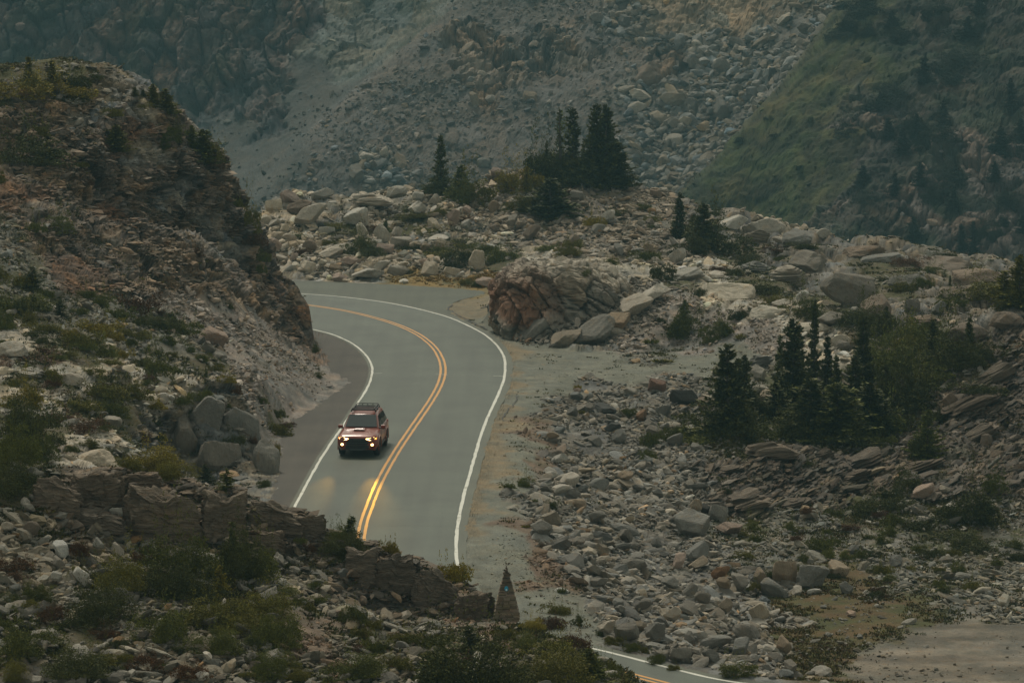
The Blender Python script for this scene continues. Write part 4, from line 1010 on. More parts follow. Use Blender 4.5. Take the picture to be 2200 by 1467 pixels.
 (520,890,92,92,'grey','block','grey block at the right top of the grey knob'),
 (562,965,76,112,'grey','block','tall grey face of the grey knob right beside the pavement'),
 (474,965,104,84,'grey','block','broad lower face in the middle of the grey knob'),
 (408,985,90,66,'grey','block','lower left face of the grey knob over the ledge'),
 (1558,616,140,52,'cream','round','widest smooth swell of the pale bedrock slab'),
 (1650,662,120,44,'cream','round','middle swell of the pale bedrock slab under the dark cushion'),
 (1735,700,110,40,'cream','round','lower swell of the pale bedrock slab before the firs'),
 (1480,590,90,30,'pale','round','upper end of the pale bedrock slab beside the dark shrub'),
 (1640,488,100,36,'pale','round','smooth pale whaleback on the skyline right of the fir pair'),
 (1715,512,90,34,'grey','round','smooth grey whaleback left of the perched boulder'),
 (1850,536,120,36,'brown','round','low brown whaleback right of the perched boulder'),
 (2100,588,120,42,'brown','round','brown whaleback falling to the right edge firs'),
 (1960,598,110,44,'grey','round','broad grey hump above the yellowish cushion'),
 (2060,622,110,40,'brown','round','brown hump left of the right edge bushes'),
 (1740,560,100,36,'grey','round','grey hump in the middle of the right hillside'),
 (205,975,110,50,'cream','round','pale cream bedrock hump on the left slope'),
 (30,752,80,34,'pale','round','pale bedrock hump at the left edge'),
 (150,815,60,26,'pale','block','cracked pale block on the left slope'),
 (60,800,70,24,'pale','layer','low ridged pale outcrop at the left edge'),
 (237,905,50,24,'pale','block','pale block among shrubs on the left slope'),
 (98,648,20,12,'pale','block','small pale stone on the upper left slope'),
 (325,735,14,14,'white','slab','small bright flake on the left slope'),
]
# the solid outcrop right of the bend: one mass, rusty at its road end, paler where its faces turn upward
v, f = ICO[7]; hx, hy, hz_ = 4.5, 3.6, 2.9
u_ = np.sign(v)*np.abs(v)**.62; u_ /= np.maximum(1, np.abs(u_).max()); q_ = u_*np.array([hx, hy, hz_])
q_[:, 2] -= .10*np.maximum(q_[:, 0], 0)**1.35; q_[:, 1] += .35*q_[:, 2]
sp_ = q_.astype(np.float32).copy(); sp_[:, 0] += .55*sp_[:, 2]                                # joints lean
bA, cA, eA = blocky(sp_/np.array([1.15, 1.5, 1.9], np.float32), 611, .9); bB, cB, eB = blocky(sp_/np.array([.55, .6, .75], np.float32), 612, .8)
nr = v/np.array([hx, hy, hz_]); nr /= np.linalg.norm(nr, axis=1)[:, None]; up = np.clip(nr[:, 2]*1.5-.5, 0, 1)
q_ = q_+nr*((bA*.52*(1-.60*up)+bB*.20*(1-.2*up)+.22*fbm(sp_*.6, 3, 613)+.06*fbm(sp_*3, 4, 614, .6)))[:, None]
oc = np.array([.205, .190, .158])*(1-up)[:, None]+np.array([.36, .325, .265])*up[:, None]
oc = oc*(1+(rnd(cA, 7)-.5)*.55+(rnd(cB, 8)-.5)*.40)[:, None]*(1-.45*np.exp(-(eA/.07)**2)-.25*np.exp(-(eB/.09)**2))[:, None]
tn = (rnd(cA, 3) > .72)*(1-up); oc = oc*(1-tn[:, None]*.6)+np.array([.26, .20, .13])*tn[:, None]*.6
ru = smooth(-.5, -2.4, q_[:, 0]+1.1*fbm(sp_*.5, 3, 615))*(1-up*.9)*smooth(-.9, .1, q_[:, 2]+.8*fbm(sp_*.6, 2, 616)); oc = oc*(1-ru[:, None]*.85)+np.array([.19, .092, .050])*ru[:, None]*.85
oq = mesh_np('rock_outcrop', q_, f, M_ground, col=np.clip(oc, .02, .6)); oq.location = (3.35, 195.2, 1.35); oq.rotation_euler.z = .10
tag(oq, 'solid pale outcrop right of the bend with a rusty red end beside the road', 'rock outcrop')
bpy.context.view_layer.update(); DG = bpy.context.evaluated_depsgraph_get()
ro = np.random.RandomState(77); NA = 2600; an = ro.uniform(math.pi*.86, math.pi*2.12, NA); rd = 1+np.abs(ro.normal(0, .20, NA)); ax = 3.35+4.2*rd*np.cos(an); ay = 195.0+(3.7+1.6*(rd-1))*rd*np.sin(an)
az_ = hbase(ax, ay)+np.maximum(0, 1.25-rd)*2.4*ro.uniform(.3, 1, NA); az_ = np.maximum(az_, .02)
okm = dist_poly(np.column_stack([ax, ay]).astype(np.float32), road_simpl) > 1.0; as_ = np.clip(.17*np.exp(ro.normal(0, .6, NA)), .05, .75)
ac = np.array([.20, .182, .152])*np.exp(ro.normal(0, .28, NA))[:, None]; lf = (ax < 1.2) & (ro.rand(NA) < .45); ac[lf] *= np.array([1.0, .72, .55])
tag(scatter('outcrop_rubble', np.column_stack([ax, ay, az_])[okm], np.tile([0, 0, 1.], (int(okm.sum()), 1)), as_[okm], ac[okm], 12, .5, PR_M), 'broken stones heaped round the foot of the rusty outcrop', kind='stuff')
for b in BL: boulder(*b)
for b in [(1150,705,80,40,-.9,'grey','steep grey slab leaning on the front of the rusty outcrop'),(1275,712,110,50,-.7,'grey','long grey slab leaning on the right front of the rusty outcrop'),(1322,690,84,44,-.6,'tan','tan slab leaning on the right end of the rusty outcrop'),(1215,722,80,34,-.5,'tan','low tan slab at the front foot of the rusty outcrop'),(1365,650,90,40,-.3,'pale','pale slab trailing off right of the rusty outcrop'),(1410,625,90,34,-.25,'pale','flat pale slab above the scree right of the rusty outcrop')]:
    boulder(b[0], b[1]+8, b[2], b[3], b[5], 'slab', b[6], rot=b[4], tilt=.05, sink=.1)
# rows of layered slabs on the dark slope and the ledge
for b in [(1662,962,128,64,-.12,'layered brown block standing at the top left of the dark slope'),(1770,972,60,40,-.3,'small layered block right of the brown one on the dark slope'),
          (1860,985,120,50,-.35,'long layered ledge in the middle of the dark slope'),(1840,1020,80,34,-.3,'low layered ledge under the long one'),
          (1980,1000,150,44,-.35,'broad layered ledge below the young fir'),(2090,860,150,50,-.42,'high layered ledge beside the rounded brown boulder'),
          (2100,930,120,50,-.42,'layered ledge near the right edge of the dark slope'),(1600,1070,110,54,-.25,'layered ledge at the bottom left of the dark slope'),
          (1560,1010,90,30,-.2,'thin layered ledge at the left tip of the dark slope'),(1710,1075,100,34,-.28,'thin layered ledge at the bottom of the dark slope'),
          (1620,1082,90,34,-.3,'lowest layered ledge above the coarse talus'),(2140,800,130,60,-.45,'dark layered ledge at the right edge under the skyline rocks')]:
    boulder(b[0], b[1], b[2]*.95, b[3]*.8, 'earth', 'layer', b[5], 'layered rock ledges on the dark slope', rot=b[4]*1.1, tilt=.05, sink=.42)
for b in [(118,1062,110,84,'left end block of the ledge over the near slope'),(205,1052,120,86,'second block of the ledge from the left'),(350,1108,172,128,'largest block of the ledge with an overhanging top'),
          (478,1108,98,124,'tall block of the ledge right of the largest one'),(300,1030,90,34,'thin top slab of the ledge over the crack'),(585,1112,130,78,'low broad block where the ledge meets the road'),(665,1128,70,50,'rusty end block of the ledge beside the road'),
          (215,1120,120,50,'lower step of the ledge on the left'),(775,1212,72,84,'left block of the cracked ledge by the crooked fir'),(850,1230,86,96,'middle block of the cracked ledge'),(935,1262,100,90,'wide smooth block of the cracked ledge'),(1018,1300,88,62,'right end block of the cracked ledge beside the pyramid'),
          (720,1172,70,40,'low block between the two ledges'),(570,1160,80,50,'block under the broad low one of the ledge')]:
    boulder(b[0], b[1], b[2], b[3], 'ochre', 'ledge', b[4], 'blocks of the layered ledge on the near slope', rot=None, tilt=.07, sink=.25)
n_named = nb[0]
# the rest of the large rocks, each its own object; nothing tells them apart within their zone
ZN = [('U', 'grey talus', 'grey angular rock in the talus right of the road', 'angular rocks of the grey talus', 34, .55, 1.15, ('grey','grey','grey','blue','tan','pale')),
      ('B', 'hill', 'pale boulder on the boulder hill beyond the bend', 'pale boulders of the hill beyond the bend', 24, .7, 1.6, ('pale','pale','cream','pink')),
      ('E', 'hill', 'grey brown rock on the stony hill under the firs', 'grey brown rocks of the hill under the firs', 22, .6, 1.3, ('brown','grey','pale','tan')),
      ('F', 'near slope', 'pale broken stone on the near slope below the ledge', 'pale broken stones of the near slope', 16, .28, .55, ('pale','grey','pale','brown'))]
for z, _, lab, grp, cnt, lo, hi, cs in ZN:
    cand = np.nonzero((BEST == TK.index(z)) & (dens > 0) & fac)[0]; rr = np.random.RandomState(ord(z)); rr.shuffle(cand); used = []
    for c in cand:
        if len(used) >= cnt: break
        q = DN[c]; px, rw, dep = [float(t) for t in project(q)]
        if not (10 < px < 2190 and 300 < rw < 1450): continue
        if any(abs(px-a)+abs(rw-b) < 22 for a, b in used): continue
        if any(abs(px-b[0]) < b[2]*.5+12 and abs(rw-b[1]) < b[3]*.5+10 for b in BL): continue
        loc, _n = cast(px, rw)
        if loc is None or (Vector(q)-loc).length > 2.5: continue
        s = rr.uniform(lo, hi)**1; w = s*F_/dep; used.append((px, rw))
        boulder(px, rw-w*.25, w, w*rr.uniform(.4, .75), cs[rr.randint(len(cs))], ('block','block','slab','round' if z in 'BE' else 'block')[rr.randint(4)], lab, grp, tilt=.3)
# ------------------------------------------------------------------ stones of the far mountainside
fden = FAT[:, 9]*np.clip(.7+.8*fbm(q0*.09, 3, 471), .08, 2)*(np.abs(q0[:, 0]/q0[:, 1]) < .17); NF = 19000
fk = rs.choice(len(q0), NF, p=fden/fden.sum(), replace=False)
fs = np.clip(FAT[fk, 10]*np.exp(rs.normal(0, .5, NF)), .3, 3.0); fl_ = np.exp(rs.normal(.12, .26, NF)); fwm = rs.normal(0, .09, NF)
fcr = np.clip(.88*(FAT[fk, 0:3]*.6+FAT[fk, 3:6]*.4)*1.15*fl_[:, None]*np.stack([1+fwm, np.ones(NF), 1-fwm*1.2], 1), .02, .5)
o = scatter('mountain_rubble', FD[fk], FN[fk], fs, fcr, 9, .4, [stone(330+k, 2, 10, .72, .03) for k in range(14)], M_far); tag(o, 'loose rocks spread over the far hazy mountainside', kind='stuff')
FARB = [(1548,232,54,48,'grey','block','large squarish grey boulder in the far hazy boulder field'),(1486,228,38,38,'grey','round','dark grey boulder left of the squarish one in the far boulder field'),
 (1552,142,46,40,'grey','round','rounded dark boulder high in the far boulder field'),(1398,145,110,74,'brown','round','huge smooth brown hump on the far mountainside above the boulder field'),
 (1372,205,56,30,'pale','slab','pale flat boulder above its twin on the far mountainside behind the tall firs'),(1370,232,46,28,'pale','slab','pale tilted slab under the flat one on the far mountainside'),
 (1598,208,30,20,'tan','block','small tan boulder right of the squarish one in the far boulder field'),(1585,192,36,24,'grey','block','grey boulder touching the small tan one in the far boulder field'),
 (785,336,44,20,'pale','round','pale flat boulder on the far scree left of the single spire fir'),(825,330,36,28,'pale','block','pale square boulder on the far scree beside the flat one'),
 (766,372,42,44,'grey','block','grey boulder low on the far scree left of the single spire fir'),(804,355,34,20,'pale','round','pale boulder under the square one on the far scree'),
 (1040,350,40,22,'grey','round','grey boulder on the far scree between the two fir groups'),(1065,372,34,26,'pink','block','pinkish grey boulder just above the hill skyline between the fir groups'),
 (1140,208,34,26,'tan','block','tan block on the far mountainside under the crag'),(1500,100,38,24,'pale','block','pale boulder at the top of the far boulder field'),
 (1420,365,32,20,'pale','block','pale boulder low in the far boulder field right of the tall firs'),(1020,215,26,36,'tan','block','tan upright flake at the bottom of the far crag'),
 (1640,135,40,24,'grey','block','grey boulder at the right top of the far boulder field'),(1530,320,30,26,'grey','block','grey boulder in the lower middle of the far boulder field')]
for b in FARB: boulder(*b)
# ------------------------------------------------------------------ firs, krummholz and low plants
def leaf_mat(name, use_obj=True):
    m, t, b = nodes(name); N = t.nodes; L = t.links; b.inputs['Roughness'].default_value = .7; b.inputs['Specular IOR Level'].default_value = .25
    a = N.new('ShaderNodeAttribute'); a.attribute_name = 'Col'; x = N.new('ShaderNodeMix'); x.data_type = 'RGBA'; x.blend_type = 'MULTIPLY'; x.inputs[0].default_value = 1
    L.new(a.outputs['Color'], x.inputs[6])
    if use_obj: oi = N.new('ShaderNodeObjectInfo'); L.new(oi.outputs['Color'], x.inputs[7])
    else: x.inputs[7].default_value = (1, 1, 1, 1)
    L.new(x.outputs[2], b.inputs['Base Color']); return m
M_leaf = leaf_mat('needles'); M_tuft = leaf_mat('low_plant_leaves', False)
M_bark = plain('bark', (.075,.062,.050), .9); M_dead = plain('bleached_wood', (.20,.18,.15), .9)
def sprays(pos, dirs, ln, wd, r, colr):
    """kite shaped needle sprays: 4 vertices each"""
    n = len(pos); d = dirs/np.linalg.norm(dirs, axis=1)[:, None]; a = r.normal(size=(n, 3)); s = np.cross(d, a); s /= np.linalg.norm(s, axis=1)[:, None]+1e-9
    s *= (wd*.5)[:, None]; e = d*ln[:, None]
    v = np.stack([pos, pos+e*.45+s, pos+e, pos+e*.45-s], 1).reshape(-1, 3); f = (np.arange(n)*4)[:, None]+np.arange(4)[None]
    return v, f, np.repeat(colr, 4, 0)
def tint_n(n, r, base=1.0, yell=.12):
    l = base*np.exp(r.normal(0, .28, n)); y = r.rand(n)*yell
    return np.stack([l*(1+y*1.5), l*(1+y*.7), l*(1-y)], 1)
def fir_crown(seed, kind):
    r = np.random.RandomState(seed); Pp, D, LN, TT = [], [], [], []
    whorls = {'fir': 38, 'spire': 40, 'sparse': 30, 'young': 24}[kind]; full = {'fir': 1.0, 'spire': .95, 'sparse': .42, 'young': 1.1}[kind]
    for k in range(whorls):
        t = .02+.96*(k+r.rand()*.6)/whorls
        if kind == 'fir': rad = .25*(1-t)**.85+.012
        elif kind == 'spire': rad = .125*(1-t)**.75+.16*max(0, 1-t/.35)**1.3+.012
        elif kind == 'sparse': rad = .065*(1-t)**.5+.05*max(0, 1-t/.3)+.008
        else: rad = .36*(1-t)**1.0+.015
        rad *= r.uniform(.62, 1.22)
        gapd = r.uniform(0, 6.283)
        for b in range(r.randint(4, 8)):
            if r.rand() > full+.1: continue
            az = r.uniform(0, 6.283); L = rad*(.55 if math.cos(az-gapd) > .8 and kind != 'young' else 1)*r.uniform(.55, 1.15); dr_ = -.30+.75*t+r.normal(0, .08)
            n = max(4, int(L*300*full)); s = np.sort(r.uniform(.08, 1, n))
            h = np.array([math.cos(az), math.sin(az)]); z = t+L*(dr_*s+.22*s**3)
            lat = r.normal(0, 1, n)*L*.16*(1-s*.75); p = np.column_stack([h[0]*L*s-h[1]*lat, h[1]*L*s+h[0]*lat, z+r.normal(0, .005, n)])
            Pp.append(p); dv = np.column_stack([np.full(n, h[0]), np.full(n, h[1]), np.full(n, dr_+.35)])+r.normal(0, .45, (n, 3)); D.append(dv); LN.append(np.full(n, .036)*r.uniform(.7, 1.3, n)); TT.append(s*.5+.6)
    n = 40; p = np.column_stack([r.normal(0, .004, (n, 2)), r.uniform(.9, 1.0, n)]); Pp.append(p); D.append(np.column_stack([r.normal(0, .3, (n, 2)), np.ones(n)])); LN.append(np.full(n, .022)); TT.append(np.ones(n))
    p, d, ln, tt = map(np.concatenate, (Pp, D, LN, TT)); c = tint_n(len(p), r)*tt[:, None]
    return sprays(p, d, ln, ln*.55, r, c)
def trunk_mesh(name, seed, top=.97, r0=.022):
    r = random.Random(seed); V, Fq = [], []; n, S = 9, 7
    for i in range(n):
        t = i/(n-1); rr = r0*(1-t)*.9+.0025; cx, cy = .006*math.sin(3*t+seed), .006*math.cos(2.3*t+seed)
        V += [(cx+rr*(1+.12*r.random())*math.cos(6.283*k/S), cy+rr*math.sin(6.283*k/S), -.05+t*(top+.05)) for k in range(S)]
    for i in range(n-1): Fq += [(i*S+k, i*S+(k+1) % S, (i+1)*S+(k+1) % S, (i+1)*S+k) for k in range(S)]
    return mesh_np(name, V, np.array(Fq), M_bark, smooth_=True, link=False)
def bush_mesh(name, seed, dens=1.0, hh=.75, tips=8, ln0=.085, cushions=False):
    """wind-pressed conifer or cushion shrub, unit radius, hh high"""
    r = np.random.RandomState(seed); Pp, D, LN, TT = [], [], [], []
    lob = [(r.uniform(0, 6.283), r.uniform(.15, .62), r.uniform(.6, 1.0)) for _ in range(6)]
    for b in range(int(62*dens)):                    # foliage grows in flat pads, one over the other
        az, off, sc = lob[r.randint(6)]; a2 = r.uniform(0, 6.283); el = math.asin(r.uniform(.02, .98)); rr_ = sc*r.uniform(.25, .52)
        c = np.array([math.cos(az)*off+math.cos(a2)*math.cos(el)*rr_, math.sin(az)*off+math.sin(a2)*math.cos(el)*rr_, math.sin(el)*rr_*1.6*hh])
        pr = r.uniform(.10, .20); n = int(r.uniform(60, 95)); aa = r.uniform(0, 6.283, n); q = r.rand(n)**.6*pr
        p = c+np.column_stack([np.cos(aa)*q, np.sin(aa)*q, r.normal(0, .018, n)-.35*q+.02]); p[:, 2] = np.abs(p[:, 2])
        od = c[:2]/(np.linalg.norm(c[:2])+.15)
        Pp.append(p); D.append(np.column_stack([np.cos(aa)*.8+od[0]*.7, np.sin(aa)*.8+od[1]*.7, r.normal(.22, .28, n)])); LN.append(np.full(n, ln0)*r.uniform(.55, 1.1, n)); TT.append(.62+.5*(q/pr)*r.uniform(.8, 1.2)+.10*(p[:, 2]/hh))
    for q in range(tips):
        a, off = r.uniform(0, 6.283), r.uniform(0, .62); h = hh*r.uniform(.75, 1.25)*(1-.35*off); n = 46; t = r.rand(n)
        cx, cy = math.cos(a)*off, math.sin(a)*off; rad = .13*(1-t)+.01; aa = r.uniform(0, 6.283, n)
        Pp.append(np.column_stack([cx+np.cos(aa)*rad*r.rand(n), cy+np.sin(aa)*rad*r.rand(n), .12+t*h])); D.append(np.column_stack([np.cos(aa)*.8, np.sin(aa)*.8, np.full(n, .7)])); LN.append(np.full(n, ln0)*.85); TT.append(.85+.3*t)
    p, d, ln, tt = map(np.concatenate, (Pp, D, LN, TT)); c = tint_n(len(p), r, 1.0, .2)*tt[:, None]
    p[:, :2] /= np.percentile(np.abs(p[:, 0]), 95); p[:, 2] *= hh/np.percentile(p[:, 2], 95)
    v, f, cc = sprays(p, d, ln, ln*.45, r, c)
    # stems
    V = [v]; Fx = [f]; Cc = [cc]; off = len(v); SV, SF = [], []
    for k in range(7):
        a = r.uniform(0, 6.283); e = np.array([math.cos(a)*.5, math.sin(a)*.5, .35*hh]); s = np.array([-math.sin(a), math.cos(a), 0])*.018
        SV += [-s, s, e+s*.5, e-s*.5, np.array([0, 0, -.02]), np.array([0, 0, .03]), e+np.array([0, 0, .015]), e]; SF += [(off+8*k, off+8*k+1, off+8*k+2, off+8*k+3), (off+8*k+4, off+8*k+5, off+8*k+6, off+8*k+7)]
    V.append(np.array(SV)); Fx.append(np.array(SF)); Cc.append(np.tile([1.6, 1.0, 1.2], (len(SV), 1)))
    return mesh_np(name, np.concatenate(V), np.concatenate(Fx), M_leaf, col=np.concatenate(Cc), link=False)
def tuft_mesh(name, seed, n=160):
    r = np.random.RandomState(seed); a = r.uniform(0, 6.283, n); o = r.rand(n)**.7*.55; p = np.column_stack([np.cos(a)*o, np.sin(a)*o, r.rand(n)*.08]); d = np.column_stack([np.cos(a)*(.2+o), np.sin(a)*(.2+o), r.uniform(.7, 1.2, n)])+r.normal(0, .2, (n, 3))
    v, f, c = sprays(p, d, r.uniform(.5, .95, n), np.full(n, .10), r, tint_n(n, r, 1, .3)); return mesh_np(name, v, f, M_leaf, col=c, link=False)
def crown_me(name, seed, kind):
    v, f, c = fir_crown(seed, kind); return mesh_np(name, v, f, M_leaf, col=c, link=False)
CR = {k: [crown_me('crown', 10+i+97*len(k), k) for i in range(n)] for k, n in (('fir', 4), ('spire', 4), ('sparse', 3), ('young', 3))}
TRK = [trunk_mesh('trunk', i) for i in range(3)]
BU = {'mat': [bush_mesh('shrub', 50+i, 1.3, .38, 3, .09) for i in range(4)], 'bush': [bush_mesh('shrub', 60+i, 1.5, .75, 9, .092) for i in range(4)],
      'near': [bush_mesh('shrub', 70+i, 3.0, .70, 12, .066) for i in range(4)], 'tuft': [tuft_mesh('tuft', 80+i) for i in range(3)]}
LC = {'dk': (.053,.060,.013), 'gr': (.082,.094,.015), 'ol': (.110,.108,.014), 'yl': (.180,.155,.016), 'rd': (.085,.045,.020), 'lg': (.100,.112,.018), 'hz': (.020,.026,.014)}
np_ = [0]
def plant(px, base, w, h, kind, c, label, group=None, lean=0.0):
    loc, nrm = cast(px, min(base-1, 1466))
    if loc is None: return None
    q = np.array(loc); dep = float(project(q)[2]); m = dep/F_; np_[0] += 1; r = random.Random(np_[0]*13+px)
    if base > 1466:                       # rooted below the picture's edge: slide it towards the camera
        k = (base-1466)*m*4; gnd = hbase(np.array([q[0]]), np.array([q[1]-k])); loc = Vector((q[0], q[1]-k, float(gnd[0])))
        m = float(project(np.array(loc))[2])/F_
    col_ = LC[c]; j = r.uniform(.88, 1.15); cc = (col_[0]*j, col_[1]*j, col_[2]*j, 1)
    if kind in CR:
        root = bpy.data.objects.new('fir_tree', None); COL.objects.link(root); root.empty_display_size = .2
        me = r.choice(CR[kind]); ref = {'fir': .35, 'spire': .275, 'sparse': .13, 'young': .46}[kind]
        H = h*m*1.02; wx = w*m/ref
        root.location = loc-Vector((0, 0, .12)); root.scale = (wx, wx, H); root.rotation_euler = (r.gauss(0, .02), lean+r.gauss(0, .015), r.uniform(0, 6.28))
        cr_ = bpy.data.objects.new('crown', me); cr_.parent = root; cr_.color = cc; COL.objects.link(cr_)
        tk = bpy.data.objects.new('trunk', r.choice(TRK)); tk.parent = root; COL.objects.link(tk)
        if kind == 'sparse': tk.scale = (1.6, 1.6, 1)
        tag(root, label, 'fir tree', group); return root
    if group == 'firs of the dark clump right of the talus' and kind == 'bush' and base < 1000: h *= 1.3
    me = r.choice(BU[kind]); hh = {'mat': .40, 'bush': .82, 'near': .78, 'tuft': .95}[kind]
    nm = 'grass_tuft' if kind == 'tuft' else 'shrub'
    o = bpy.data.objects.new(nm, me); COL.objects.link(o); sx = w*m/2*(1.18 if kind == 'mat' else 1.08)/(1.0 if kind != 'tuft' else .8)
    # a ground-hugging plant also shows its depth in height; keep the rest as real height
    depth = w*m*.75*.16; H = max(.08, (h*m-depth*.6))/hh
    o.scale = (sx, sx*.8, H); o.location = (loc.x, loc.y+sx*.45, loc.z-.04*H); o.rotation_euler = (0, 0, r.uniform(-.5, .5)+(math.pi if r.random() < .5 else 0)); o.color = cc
    if nrm is not None and nrm.z > .5: o.rotation_euler.x = -max(-.35, min(.35, math.atan2(nrm.y, nrm.z)))*.8
    tag(o, label, 'grass' if kind == 'tuft' else 'shrub', group); return o
G1 = 'shrubs on top of the brown cliff'; G2 = 'low shrubs on the left slope'; G3 = 'shrubs on the near slope'; G4 = 'firs on the hill beyond the bend'; G5 = 'firs of the dark clump right of the talus'
